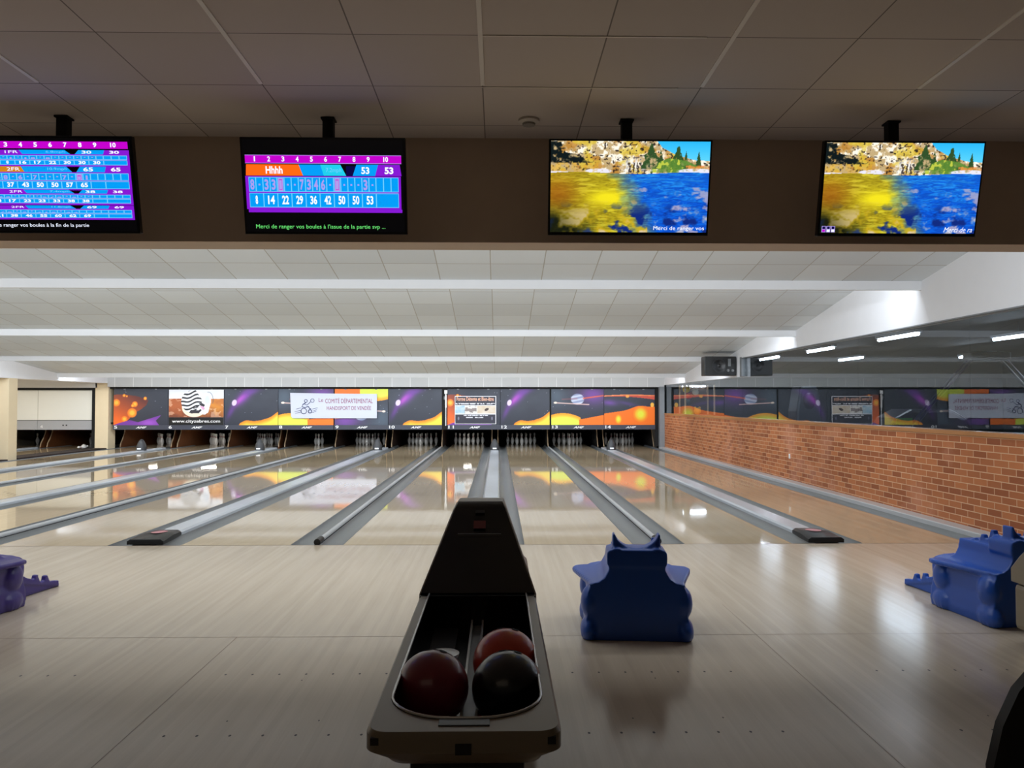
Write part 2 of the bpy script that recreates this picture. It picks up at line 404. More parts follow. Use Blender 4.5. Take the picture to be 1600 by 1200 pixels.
# ------------------------------------------------------------------ lanes
def gutter_profile(xa, xb, depth=.075, n=10):
    c = (xa+xb)/2; r = (xb-xa)/2; top = [(xa, 0)]; pts = []
    for i in range(n+1):
        a = PI+PI*i/n; pts.append((c+r*math.cos(a)*.97, depth*math.sin(a)))
    low = [(xb, 0), (xb, -depth-.03), (xa, -depth-.03)]
    return [(xa, 0)]+pts+low
for n, cx in LANES.items():
    t = thing('bowling_lane', 'glossy maple bowling lane leading to the pins of lane %s' % WORD[n], 'bowling lane', (cx, YF, 0), 0, 'bowling lanes')
    if n <= 4: t['label'] = 'maple bowling lane of the side hall behind the cream columns, %s' % ('right one' if n == 4 else 'left one')
    L = 27.2-YF
    MB().box(-LW, LW, 0, L, -.12, 0).build('lane_bed', M['lane'], t)
    for s in (-1, 1):
        a, b = (LW+.003, LW+GW) if s > 0 else (-LW-GW, -LW-.003)
        MB().prism(gutter_profile(a, b), 'y', 0, L-1.0).build('gutter', M['gutter'], t, smooth=30)
    if n > 4:
        for k in (-3, -2, -1, 0, 1, 2, 3):
            x = k*.133; y = 4.25+.13*(3-abs(k))
            MB().add([(x-.012, y, .0007), (x+.012, y, .0007), (x, y+.11, .0007)], [(0, 1, 2)]).build('arrow_mark', M['dot'], t)

# wide covers over the ball tracks, with nose and hood
caps = [(13, 14), (11, 12), (9, 10), (7, 8), (5, 6)]
def gap(a, b): return (LANES[a]+LW+GW, LANES[b]-LW-GW)
def cover(a, b):
    x0, x1 = gap(a, b); c = (x0+x1)/2; hw = (x1-x0)/2-.003
    t = thing('ball_track_cover', 'wide metal cover strip with black nose between lanes %s and %s' % (WORD[a], WORD[b]), 'track cover', (c, YF, 0), 0, 'wide covers between the lanes')
    MB().prism([(-hw, -.10), (hw, -.10), (hw, .028), (hw-.02, .045), (-hw+.02, .045), (-hw, .028)], 'y', .45, 23.9-YF).build('cover_plate', M['cap'], t, smooth=30)
    nb = MB(); w0 = hw+.055
    rings = []
    for y, wv, zt in ((.03, w0, .045), (.035, w0+.005, .055), (.30, w0-.01, .075), (.58, hw+.012, .062), (.60, hw+.01, .05)):
        rings.append([(-wv, y, .004), (wv, y, .004), (wv, y, zt-.02), (wv-.03, y, zt), (-wv+.03, y, zt), (-wv, y, zt-.02)])
    nb.loops(rings, 0, True, True); nz = nb.build('nose', M['dark'], t, smooth=35)
    st = MB(); st.add([(.075*math.cos(2*PI*i/20), .36+.10*math.sin(2*PI*i/20), .0785+(-.005 if math.sin(2*PI*i/20) > 0 else 0)) for i in range(20)], [tuple(range(20))])
    s1 = st.build('sticker', M['sticker'], nz); s1['label'] = 'round red and white sticker'
    return t, c
for a, b in caps:
    t, c = cover(a, b)
    h = thing('return_hood', 'grey rounded ball return hood at the pin end between lanes %s and %s' % (WORD[a], WORD[b]), 'ball return hood', (c, 22.55, .045), 0, 'grey hoods at the pin end')
    hb = MB(); rings = []
    for z, rx, ry in ((0, .135, .16), (.06, .135, .16), (.14, .12, .15), (.22, .09, .12), (.29, .05, .07), (.315, .015, .02)):
        rings.append([(rx*math.cos(2*PI*i/20), ry*math.sin(2*PI*i/20), z) for i in range(20)])
    hb.loops(rings, 0, True, True); hb.build('shell', M['bullet'], h, smooth=50)
    MB().box(-.055, .055, -.165, -.155, .03, .07).build('badge', M['letter'], h)
# narrow rails
def rail(x, y0, y1, label, plug=True):
    t = thing('divider_rail', label, 'divider rail', (x, y0, 0), 0, 'narrow rails between the lanes')
    MB().tube([(0, .12, .022), (0, y1-y0, .022)], .026, 12).build('tube', M['rail'], t, smooth=True)
    MB().box(-.018, .018, .2, y1-y0, -.10, .01).build('web', M['darkgap'], t)
    if plug:
        p = MB().tube([(0, .02, .024), (0, .2, .024)], .033, 12).build('end_plug', M['dark'], t, smooth=True); p['label'] = 'black rubber end plug'
for a, b in ((12, 13), (10, 11), (8, 9), (6, 7)):
    x0, x1 = gap(a, b)
    rail((x0+x1)/2, YF, 24.4, 'narrow rounded grey rail between lanes %s and %s' % (WORD[a], WORD[b]))
# ledges by the walls
tag(MB().box(LANES[14]+LW+GW+.002, XR-.002, YF, 23.9, -.12, .055).build('wall_ledge', M['rail'], bevel=.012), 'pale grey ledge along the foot of the brick wall', 'ledge')
tag(MB().box(-12.56, LANES[5]-LW-GW-.002, YF, 19.14, -.12, .03).build('column_ledge', M['darkgap'], bevel=.008), 'dark ledge beside lane five ending at the near cream column', 'ledge')
tag(MB().box(-12.56, XL-.03, 19.51, 23.99, -.12, .03).build('column_ledge', M['darkgap'], bevel=.008), 'dark ledge between the two cream columns', 'ledge')
x0, x1 = gap(3, 4)
tag(MB().box(x0+.01, x1-.01, YF, 24.3, -.12, .04).build('ball_track_cover', M['cap'], bevel=.01), 'flat grey cover strip between the two side hall lanes', 'track cover')

# ------------------------------------------------------------------ pictures of the masking units
H_, W_ = 96, 140
def UV(h=H_, w=W_): return np.meshgrid(np.linspace(0, 1, w), np.linspace(0, 1, h))
def inpoly(U, V, poly):
    r = np.zeros(U.shape, bool); n = len(poly)
    for i in range(n):
        x1, y1 = poly[i]; x2, y2 = poly[(i+1) % n]
        if y1 == y2: continue
        c = ((V < y1) != (V < y2)) & (U < (x2-x1)*(V-y1)/(y2-y1)+x1); r ^= c
    return r
def noise2(U, V, fx, fy, seed=0, octs=4):
    rng = np.random.RandomState(seed); out = np.zeros_like(U); amp = 1; tot = 0
    for k in range(octs):
        nx, ny = int(fx*2**k)+3, int(fy*2**k)+3; g = rng.rand(ny, nx)
        x = U*(nx-2); y = V*(ny-2); xi = np.floor(x).astype(int).clip(0, nx-2); yi = np.floor(y).astype(int).clip(0, ny-2)
        a = x-xi; b = y-yi; a = a*a*(3-2*a); b = b*b*(3-2*b)
        out += amp*((g[yi, xi]*(1-a)+g[yi, xi+1]*a)*(1-b)+(g[yi+1, xi]*(1-a)+g[yi+1, xi+1]*a)*b); tot += amp; amp *= .5
    return out/tot
def blend(img, col, m):
    m = np.clip(m, 0, 1)[..., None]; c = np.asarray(col, float)
    return img*(1-m)+c*m
def blob(U, V, cx, cy, rx, ry, ang=0, soft=6):
    ca, sa = math.cos(ang), math.sin(ang); x = (U-cx)*1.5; y = V-cy
    a = (x*ca+y*sa)/rx; b = (-x*sa+y*ca)/ry
    return np.clip((1-np.sqrt(a*a+b*b))*soft, 0, 1)
def glow(U, V, cx, cy, rx, ry, ang=0):
    ca, sa = math.cos(ang), math.sin(ang); x = (U-cx)*1.5; y = V-cy
    a = (x*ca+y*sa)/rx; b = (-x*sa+y*ca)/ry; return np.exp(-(a*a+b*b))
def space(U, V, seed):
    img = np.zeros(U.shape+(3,))+np.array([40., 44, 58])
    img = blend(img, (76, 84, 98), noise2(U, V, 2, 2, seed)*V*.7)
    rng = np.random.RandomState(seed)
    for k in range(9):
        img = blend(img, (170, 180, 200), blob(U, V, rng.rand(), .3+.7*rng.rand(), .008, .008, 0, 3))
    return img
def art_comet(seed, top=False):
    U, V = UV(); img = space(U, V, seed)
    img = blend(img, (150, 60, 190), glow(U, V, .36, .78, .32, .12, .75)*.9)
    img = blend(img, (190, 80, 200), glow(U, V, .28, .70, .2, .06, .85)*.8)
    img = blend(img, (105, 50, 150), glow(U, V, .12, .38, .22, .07, 1.1)*.7)
    img = blend(img, (110, 60, 160), glow(U, V, .48, .93, .25, .08, .2)*.8)
    img = blend(img, (222, 205, 235), blob(U, V, .18, .62, .075, .10, -.4, 4))
    hill = np.where(U < .33, -.2+1.0*np.sqrt(np.clip((U-.27)/.2, 0, 1))*.6, .125+.012*np.sin(U*20)+.24*np.clip((U-.68)/.32, 0, 1)**1.3)
    hill = np.where(U < .27, -1, hill); hill = np.where((U >= .27) & (U < .40), .13*np.sqrt(np.clip((U-.27)/.13, 0, 1)), hill)
    m = (V < hill); img = blend(img, (238, 140, 20), m*1.); img = blend(img, (255, 222, 70), m*np.clip((hill-V)*9-.2, 0, 1))
    return img
def art_saturn(seed):
    U, V = UV(); img = space(U, V, seed)
    img = blend(img, (128, 70, 170), glow(U, V, .80, .85, .4, .28)*.9)
    img = blend(img, (120, 150, 170), glow(U, V, .1, .8, .3, .3)*.35)
    p = blob(U, V, .50, .72, .20, .16, 0, 8); st = .5+.5*np.sin((V-.3*U)*60)
    img = blend(img, (150, 165, 205), p*.85); img = blend(img, (222, 228, 242), p*st*.8)
    line = np.exp(-((V-(.62-.05*np.clip((U-.05)/.65, 0, 1)))/.014)**2)*(U > .05)*(U < .72); img = blend(img, (246, 205, 195), line)
    img = blend(img, (255, 235, 215), blob(U, V, .08, .62, .05, .03))
    line = np.exp(-((V-(.70+.07*U))/.02)**2)*(U < .5)*.4*(U > .2); img = blend(img, (190, 90, 90), line)
    line = np.exp(-((V-(.74+.08*np.clip((U-.6)/.4, 0, 1)))/.018)**2)*(U > .6); img = blend(img, (240, 100, 70), line)
    yl = .33-.9*(U-.22)**2*1.2; yl = np.where(U > .56, -1, yl); m = (V < yl)
    img = blend(img, (250, 165, 30), m*1.); img = blend(img, (228, 240, 80), m*np.clip((yl-V)*10-.3, 0, 1))
    ol = .14+.28*(U-.5); m = (V < ol) & (U > .53); img = blend(img, (255, 122, 20), m*1.)
    return img
def art_planet(seed):
    U, V = UV(); img = space(U, V, seed)
    P = [(0, .84), (.2, .85), (.4, .81), (.56, .74), (.64, .68), (.60, .55), (.50, .43), (.40, .35), (.25, .12), (0, .0)]
    m = inpoly(U, V, P)*1.; img = blend(img, (100, 40, 34), m); img = blend(img, (255, 110, 26), m*np.clip(1.15-1.0*(V+U*.9), 0, 1))
    for x, y, r in ((.05, .62, .11), (.19, .82, .045), (.24, .80, .03), (.39, .58, .085), (.35, .54, .05), (.58, .74, .05), (.34, .34, .14), (.20, .17, .09)):
        img = blend(img, (250, 130, 25), blob(U, V, x, y, r, r)); img = blend(img, (255, 190, 60), blob(U, V, x, y, r*.7, r*.7, 0, 2))
    Q = [(0, 0), (.08, .05), (.3, .14), (.45, .08), (.62, .16), (.88, .28), (.78, .12), (.84, .0)]
    m = inpoly(U, V, Q)*1.; img = blend(img, (128, 56, 172), m*.9); img = blend(img, (170, 90, 210), m*glow(U, V, .65, .06, .25, .1)*.8)
    return img
def art_lava(seed):
    U, V = UV(); img = space(U, V, seed)
    img = blend(img, (120, 70, 170), glow(U, V, .1, .62, .25, .08, -.1)*.8); img = blend(img, (90, 60, 140), glow(U, V, .45, .6, .3, .05, -.2)*.6)
    c = .80+.03*np.sin(U*PI); wdt = .012+.05*U**1.5
    m = np.abs(V-c+.03*U) < wdt; img = blend(img, (214, 82, 60), m*1.); img = blend(img, (250, 150, 90), (np.abs(V-c+.03*U-wdt*.7) < .012)*1.)
    img = blend(img, (252, 170, 70), blob(U, V, .46, .80, .06, .045))
    h = .32+.19*U+.08*np.exp(-((U-.68)/.18)**2); m = V < h
    img = blend(img, (255, 120, 16), m*1.)
    for x, y, rx, ry in ((.28, .16, .11, .15), (.72, .30, .24, .24)):
        img = blend(img, (255, 170, 30), blob(U, V, x, y, rx, ry, 0, 2.5)*m); img = blend(img, (240, 235, 60), blob(U, V, x, y, rx*.75, ry*.75, 0, 1.6)*m)
    img = blend(img, (255, 190, 70), blob(U, V, .95, .56, .06, .07))
    return img
def art_savanna():
    U, V = UV(120, 180); img = np.zeros(U.shape+(3,))
    img[:] = (226, 232, 246); img = blend(img, (250, 250, 252), noise2(U, V, 3, 6, 3)*1.0)
    hz = .66+.03*noise2(U, V*0, 4, 2, 9); m = (V < hz)*1.
    img = blend(img, (178, 92, 44), m); img = blend(img, (226, 150, 40), m*(U > .55)*noise2(U, V, 4, 4, 5)*1.2)
    img = blend(img, (120, 60, 34), m*np.clip(1-V*2.6, 0, 1)*noise2(U, V, 14, 5, 8)*1.6); img = blend(img, (240, 205, 180), m*(noise2(U, V, 9, 6, 11) > .63)*.5)
    # round striped emblem
    x = (U-.48)*1.5; y = V-.56; e = blob(U, V, .46, .36, .34, .36, 0, 30); img = blend(img, (236, 226, 206), e)
    head = inpoly(U, V, [(.22, .58), (.25, .80), (.32, .92), (.42, .99), (.55, .97), (.62, .86), (.70, .88), (.76, .78), (.77, .55), (.74, .35), (.72, .18), (.66, .10), (.58, .12), (.54, .2), (.38, .16), (.30, .25), (.24, .38)])*1.
    img = blend(img, (244, 246, 252), head)
    st = (np.sin((V*1.0-.42*U+.035*np.sin(U*22))*46) > .15)*head*(U < .62-.35*np.abs(V-.6)); img = blend(img, (30, 30, 36), st*1.)
    for P in ([(.54, .50), (.60, .52), (.66, .45), (.64, .38), (.58, .42)], [(.38, .20), (.40, .27), (.54, .25), (.58, .30), (.60, .26), (.55, .15), (.40, .14)], [(.38, .34), (.48, .36), (.52, .42), (.54, .36), (.46, .31)]):
        img = blend(img, (40, 38, 48), inpoly(U, V, P)*1.)
    img = blend(img, (222, 165, 205), inpoly(U, V, [(.56, .42), (.64, .38), (.66, .30), (.62, .26)])*1.)
    img = blend(img, (200, 214, 236), blob(U, V, .70, .62, .10, .22, 0, 2)*head*.6)
    ed = blob(U, V, .72, .62, .14, .30, 0, 30)-blob(U, V, .72, .62, .128, .288, 0, 30); img = blend(img, (60, 70, 90), ed*(U > .7)*(V > .5))
    return img
def art_poster():
    U, V = UV(110, 150); img = np.zeros(U.shape+(3,))+np.array([44., 42, 58])
    b = (V > .36) & (V < .66)
    im = np.zeros_like(img)+np.array([225., 222, 215]); im = blend(im, (120, 175, 215), (U < .24)*noise2(U, V, 8, 8, 2)*1.3)
    im = blend(im, (120, 105, 105), ((U > .24) & (U < .53))*(noise2(U, V, 9, 9, 4) > .5)*.8); im = blend(im, (205, 180, 150), (U > .55)*noise2(U, V, 6, 6, 6)*1.0)
    im = blend(im, (70, 50, 45), blob(U, V, .77, .52, .09, .05, .4)*1.)
    img = np.where(b[..., None], im, img)
    for v0, v1, a, c in ((.70, .75, .02, .97), (.29, .33, .2, .8), (.22, .25, .27, .72)):
        m = (V > v0) & (V < v1) & (U > a) & (U < c); s = (noise2(U, V, 45, 20, int(v0*90), 1) > .38); img = blend(img, (235, 235, 240), m*s*.9)
    for x in (.09, .90): img = blend(img, (150, 150, 170), blob(U, V, x, .2, .03, .07)*.7)
    e = (U < .012) | (U > .985) | (V < .012) | (V > .98); img = blend(img, (240, 240, 244), e*1.)
    img = blend(img, (235, 235, 240), ((np.abs(V-.355) < .012) | (np.abs(V-.665) < .008))*1.)
    return img

edges = {5: (-11.75, -10.095), 6: (-10.095, -8.38), 7: (-8.38, -6.74), 8: (-6.74, -5.045), 9: (-5.02, -3.375), 10: (-3.375, -1.72), 11: (-1.56, .075), 12: (.075, 1.60), 13: (1.64, 3.28), 14: (3.28, 4.86)}
s8 = art_saturn(8)
arts = {5: art_planet(5), 7: art_comet(7), 8: s8, 9: art_saturn(9)[::-1, ::-1].copy(), 10: art_comet(10), 11: art_planet(11), 12: art_comet(12), 13: art_saturn(13), 14: art_lava(14)}
desc = {5: 'red spotted planet and purple flare', 6: 'striped animal emblem above a web address', 7: 'purple comet, its leftmost', 8: 'yellow hill behind the banner', 9: 'upside-down flames behind the banner', 10: 'purple comet, right of the white banner', 11: 'planet art mostly behind a dark poster', 12: 'purple comet, right of the dark poster', 13: 'ringed blue planet over yellow hill', 14: 'glowing orange slope and red ring'}
ZB, ZT, ZS = .718, 1.825, .58
for n, (a, b) in edges.items():
    c = (a+b)/2; h = (b-a)/2-.006
    t = thing('masking_unit', 'masking panel of lane %s printed with %s' % (WORD[n], desc[n]), 'masking panel', (c, YM, ZS), 0, 'printed masking panels above the pins')
    MB().box(-h, h, 0, .05, ZB-ZS, ZT-ZS).build('board', M['maskgrey'], t)
    if n == 6:
        picture('picture', -h+.02, h-.02, ZB-ZS+.24, ZT-ZS-.02, -.004, art_savanna(), M['art'], t)
        wp = MB().box(-h+.02, h-.02, -.004, 0, ZB-ZS, ZB-ZS+.235).build('web_strip', M['dark'], t)
        MB().text('www.cityzebres.com', -h+.12, h-.12, ZB-ZS+.05, ZB-ZS+.17, -.009, bold=.012).build('web_address', M['letter'], wp)
    else:
        picture('picture', -h, h, ZB-ZS, ZT-ZS, -.004, arts[n], M['art'], t)
    st = MB().box(-h-.006, h+.006, -.03, .05, 0, ZB-ZS).build('lower_strip', M['maskgrey'], t)
    MB().text(str(n), -h+.03, -h+.03+(.10 if n < 10 else .17), .03, .125, -.034, bold=.02).build('lane_number', M['letter'], st)
    MB().text('AMF', -.15+(h*.02), .20, .035, .10, -.034, shear=.35, bold=.03).build('brand_lettering', M['letter'], st)
    # small clips on the top edge
    for q in (-.6, .55):
        MB().box(h*q-.03, h*q+.03, -.012, .0, ZT-ZS-.02, ZT-ZS+.003).build('clip', M['postgrey'], t)
# web address font: condensed heavy lettering. dark posts between unit pairs
for x0, x1 in ((-1.72, -1.56), (-5.045, -5.02), (1.60, 1.64), (4.86, 4.97)):
    tag(MB().box(x0+.002, x1-.002, YM-.01, YM+.06, -.1 if x1 > 4.98 else (.057 if x1 > 4.9 else .58), 1.828).build('masking_post', M['black_matt']), 'black post beside the masking panel, right end of lane %s' % {(-1.72): 'ten', (-5.045): 'eight', 1.60: 'twelve', 4.86: 'fourteen'}[x0], 'post')
t = thing('measuring_staff', 'white upright rod with a square head between panels ten and eleven', 'rod', (-1.60, YM-.06, .70))
MB().tube([(0, 0, 0), (0, 0, 1.0)], .014, 8).build('rod', M['letter'], t)
MB().box(-.022, .022, -.02, .02, .55, .95).build('sleeve', M['letter'], t)
MB().box(-.045, .045, -.03, .03, .98, 1.09).build('head', M['letter'], t)
MB().box(-.06, -.02, -.02, .04, .80, .90).build('bracket', M['postgrey'], t)

# black header above the masks
tag(MB().box(XL+.002, 4.96, YM-.02, YM+.1, 1.83, 1.883).build('masking_header', M['black_matt']), 'thin black bar above all the printed panels', 'bar')
# banner and poster
t = thing('banner', 'white disability sports committee banner hung over panels eight and nine', 'banner', (-5.02, YM-.075, .93))
bw = 1.31
bm = MB(); bm.add([(-bw, 0, .06), (-bw+.05, 0, 0), (bw, 0, 0), (bw, 0, .745), (0, 0, .755), (-bw-.03, 0, .775), (-bw, .012, .06), (-bw+.05, .012, 0), (bw, .012, 0), (bw, .012, .745), (0, .012, .755), (-bw-.03, .012, .775)],
   [(0, 1, 2, 3, 4, 5), (11, 10, 9, 8, 7, 6), (0, 6, 7, 1), (1, 7, 8, 2), (2, 8, 9, 3), (3, 9, 10, 4), (4, 10, 11, 5), (5, 11, 6, 0)])
bm.build('cloth', M['banner'], t)
for q in (-1.2, -.3, .5, 1.2): MB().box(q-.02, q+.02, .0125, .070, .70, .74).build('hanging_clip', M['postgrey'], t)
MB().text('COMITÉ DÉPARTEMENTAL', -.27, 1.18, .46, .63, -.004).build('lettering', M['pinkink'], t)
MB().text('HANDISPORT DE VENDÉE', -.22, 1.13, .25, .40, -.004).build('lettering', M['pinkink'], t)
MB().text('Le', -.47, -.33, .50, .62, -.004).build('lettering', M['pinkink'], t)
e = MB()
def ring2(cx, cz, r, wd, m=0): e.tube([(cx+r*math.cos(2*PI*i/24), -.006, cz+r*math.sin(2*PI*i/24)) for i in range(25)], wd, 6, m)
ring2(-.92, .22, .085, .010); ring2(-.73, .21, .05, .013); ring2(-.86, .53, .045, .009)
e.tube([(-.86, -.006, .48), (-.95, -.006, .42), (-.98, -.006, .35), (-.88, -.006, .33), (-.78, -.006, .36), (-.74, -.006, .29), (-.70, -.006, .29)], .013, 6)
e.tube([(-.92, -.006, .44), (-.82, -.006, .40), (-.72, -.006, .50)], .009, 6); ring2(-.66, .54, .055, .007)
for z, a, b in ((.30, -1.15, -1.0), (.22, -1.2, -1.02), (.17, -1.18, -1.0), (.30, -.66, -.5), (.24, -.64, -.52), (.19, -.66, -.54)):
    e.tube([(a, -.006, z-.02), (b, -.006, z+.02)], .006, 6)
e.build('wheelchair_emblem', M['blueink'], t)
t = thing('poster', 'dark framed leisure poster with three photos over panel eleven', 'poster', (-.69, YM-.03, .75))
picture('sheet', -.635, .635, 0, .86, -.012, art_poster(), M['art'], t)
MB().box(-.635, .635, -.010, .0, 0, .86).build('backing', M['black_matt'], t)
MB().text('Forme Détente et Bien-être', -.58, .56, .71, .83, -.016, bold=.02).build('lettering', pmat('salmon_print', (236, 178, 150), .5), t)

# side hall masking unit (left, behind the columns)
t = thing('masking_unit', 'plain cream masking panel of the side hall, behind the cream columns', 'masking panel', (-14.0, YM, ZS))
for a, b in ((-2.2, -.045), (-.035, 1.62)):
    MB().box(a, b, 0, .04, .296, 1.205).build('board', M['cream_board'], t)
    st = MB().box(a, b, -.02, .04, 0, .276).build('lower_strip', M['greyband'], t)
    if b > 0:
        MB().text('4', .05, .13, .05, .14, -.024).build('lane_number', M['letter'], st)
        for q in (.72, .82): MB().box(q, q+.045, -.024, -.02, .12, .155).build('mark', M['dark'], st)
MB().box(-2.2, 1.62, .0, .05, .2762, .2958).build('seam_bar', M['black_matt'], t)
MB().box(1.62, 1.735, -.05, .06, -.70, 1.30).build('frame', M['black_matt'], t)
MB().box(-2.2, 1.62, -.05, .06, 1.206, 1.28).build('frame', M['black_matt'], t)

# ------------------------------------------------------------------ pin decks: kickbacks, curtains, lamps
struct(MB().box(-17, 5.1, 24.17, 28.9, .75, .80).build('trim_15', M['pit']))
for n, cx in LANES.items():
    tag(MB().box(cx-.75, cx+.75, 28.2, 28.26, -.12, .74).build('pit_curtain', M['pit'], bevel=.004), 'black curtain hanging behind the pins of lane %s' % WORD[n], 'curtain', 'pit curtains')
def kickback(x, label, col):
    t = thing('kickback', label, 'side panel', (x, 24.8, -.12), 0, 'side panels of the pin decks')
    prof = [(.35, .86), (.30, .60), (.18, .40), (.05, .25), (0, .13), (0, 0), (3.3, 0), (3.3, .86)]
    MB().prism(prof, 'x', -.016, .016).build('board', col, t)
    e = MB()
    e.tube([(0, y-.006, z) for y, z in prof[:5]][::-1], .018, 8); e.build('front_edge', M['edgewood'], t, smooth=True)
for n in range(5, 15):
    c = LANES[n]
    # one board either side of each lane
    for s in (-1, 1):
        if s < 0 and n in (7, 9, 11, 13): continue      # narrow gaps share one board
        kickback(c+s*(LW+GW+.026), '%s kickback board %s of the pins of lane %s' % ('brown', 'left' if s < 0 else 'right', WORD[n]), M['brownwood'] if n in (5, 6, 7) else M['dark'] if n in (12, 13, 14) else M['shaded_brown'])  # lamplit decks stay brown; the rest have shade painted in, darkest at the right
for x, nm in ((-14.36, 'left'), (-14.15, 'right')):
    kickback(x, 'tan kickback board between the side hall lanes, %s one of the pair' % nm, M['brownwood'])
def pinlamp(n, half=.25, y=25.35):
    t = thing('pin_lamp', 'unseen lit lamp above the pins of lane %s, brightening them' % WORD[n], 'lamp', (LANES[n], y, .66), 0, 'lamps over the pins')
    MB().box(-half, half, -.05, .05, .03, .089).build('housing', M['dark'], t)
    MB().tube([(-half, 0, .012), (half, 0, .012)], .014, 8).build('tube', M['pinlamp'], t)
for n, hf in ((5, .13), (6, .24), (11, .12)): pinlamp(n, hf)
for n in (7, 8, 9, 10, 12, 13, 14): pinlamp(n, .10 if n == 10 else .05, 24.7)  # unseen small lamps added only to brighten the pins of these lanes

# ------------------------------------------------------------------ pins
prof = [(.0, 0), (.026, 0), (.030, .004), (.036, .02), (.050, .06), (.059, .10), (.0605, .115), (.057, .15), (.047, .19), (.033, .22), (.025, .245), (.0228, .26), (.0235, .28), (.029, .31), (.0325, .335), (.030, .36), (.021, .375), (.008, .381)]
def make_pin(label):
    t = thing('bowling_pin', label, 'bowling pin', (0, 0, 0), 0, 'bowling pins')
    MB().lathe(prof, 20).build('body', M['pin'], t, smooth=True)
    for z in (.247, .268):
        r = .0242 if z < .25 else .0236
        MB().lathe([(r+.0007, z), (r+.0009, z+.004), (r+.0007, z+.008)], 20).build('stripe', M['pinred'], t)
    return t
pin0 = None
POS = {1: (0, 0), 2: (-.1524, .264), 3: (.1524, .264), 4: (-.3048, .528), 5: (0, .528), 6: (.3048, .528), 7: (-.4572, .792), 8: (-.1524, .792), 9: (.1524, .792), 10: (.4572, .792)}
PW = {1: 'front pin', 2: 'left pin of the second row', 3: 'right pin of the second row', 4: 'left pin of the third row', 5: 'middle pin of the third row', 6: 'right pin of the third row',
      7: 'far left pin of the back row', 8: 'inner left pin of the back row', 9: 'inner right pin of the back row', 10: 'far right pin of the back row'}
full = list(range(1, 11)); sets = {5: full[:9], 6: full[:9], 7: full, 8: [1, 2, 5], 9: full, 10: full, 11: full, 12: full, 13: full, 14: full, 4: [7], 3: [7, 8, 9]}
for n, ids in sets.items():
    for p in ids:
        x, y = POS[p]; loc = (LANES[n]+x, YP+y, 0)
        lb = 'white bowling pin, %s of lane %s' % (PW[p], WORD[n])
        if n <= 4: lb = {(4, 7): 'lone white pin standing beside the far cream column', (3, 7): 'leftmost white pin of three in the side hall', (3, 8): 'middle white pin of three in the side hall', (3, 9): 'right white pin of three in the side hall, by the tan board'}[(n, p)]
        if pin0 is None: pin0 = make_pin(lb); pin0.location = loc
        else: dup(pin0, loc, None, lb)
for x, y, a, lb in ((-12.95, 24.6, .9, 'white pin lying at the foot of the far column, left one'), (-12.60, 24.20, -.2, 'white pin lying at the foot of the far column, right one')):
    q = dup(pin0, (x, y, .06), None, lb); q.rotation_euler = (PI/2, 0, a)
    q['group'] = 'fallen pins'

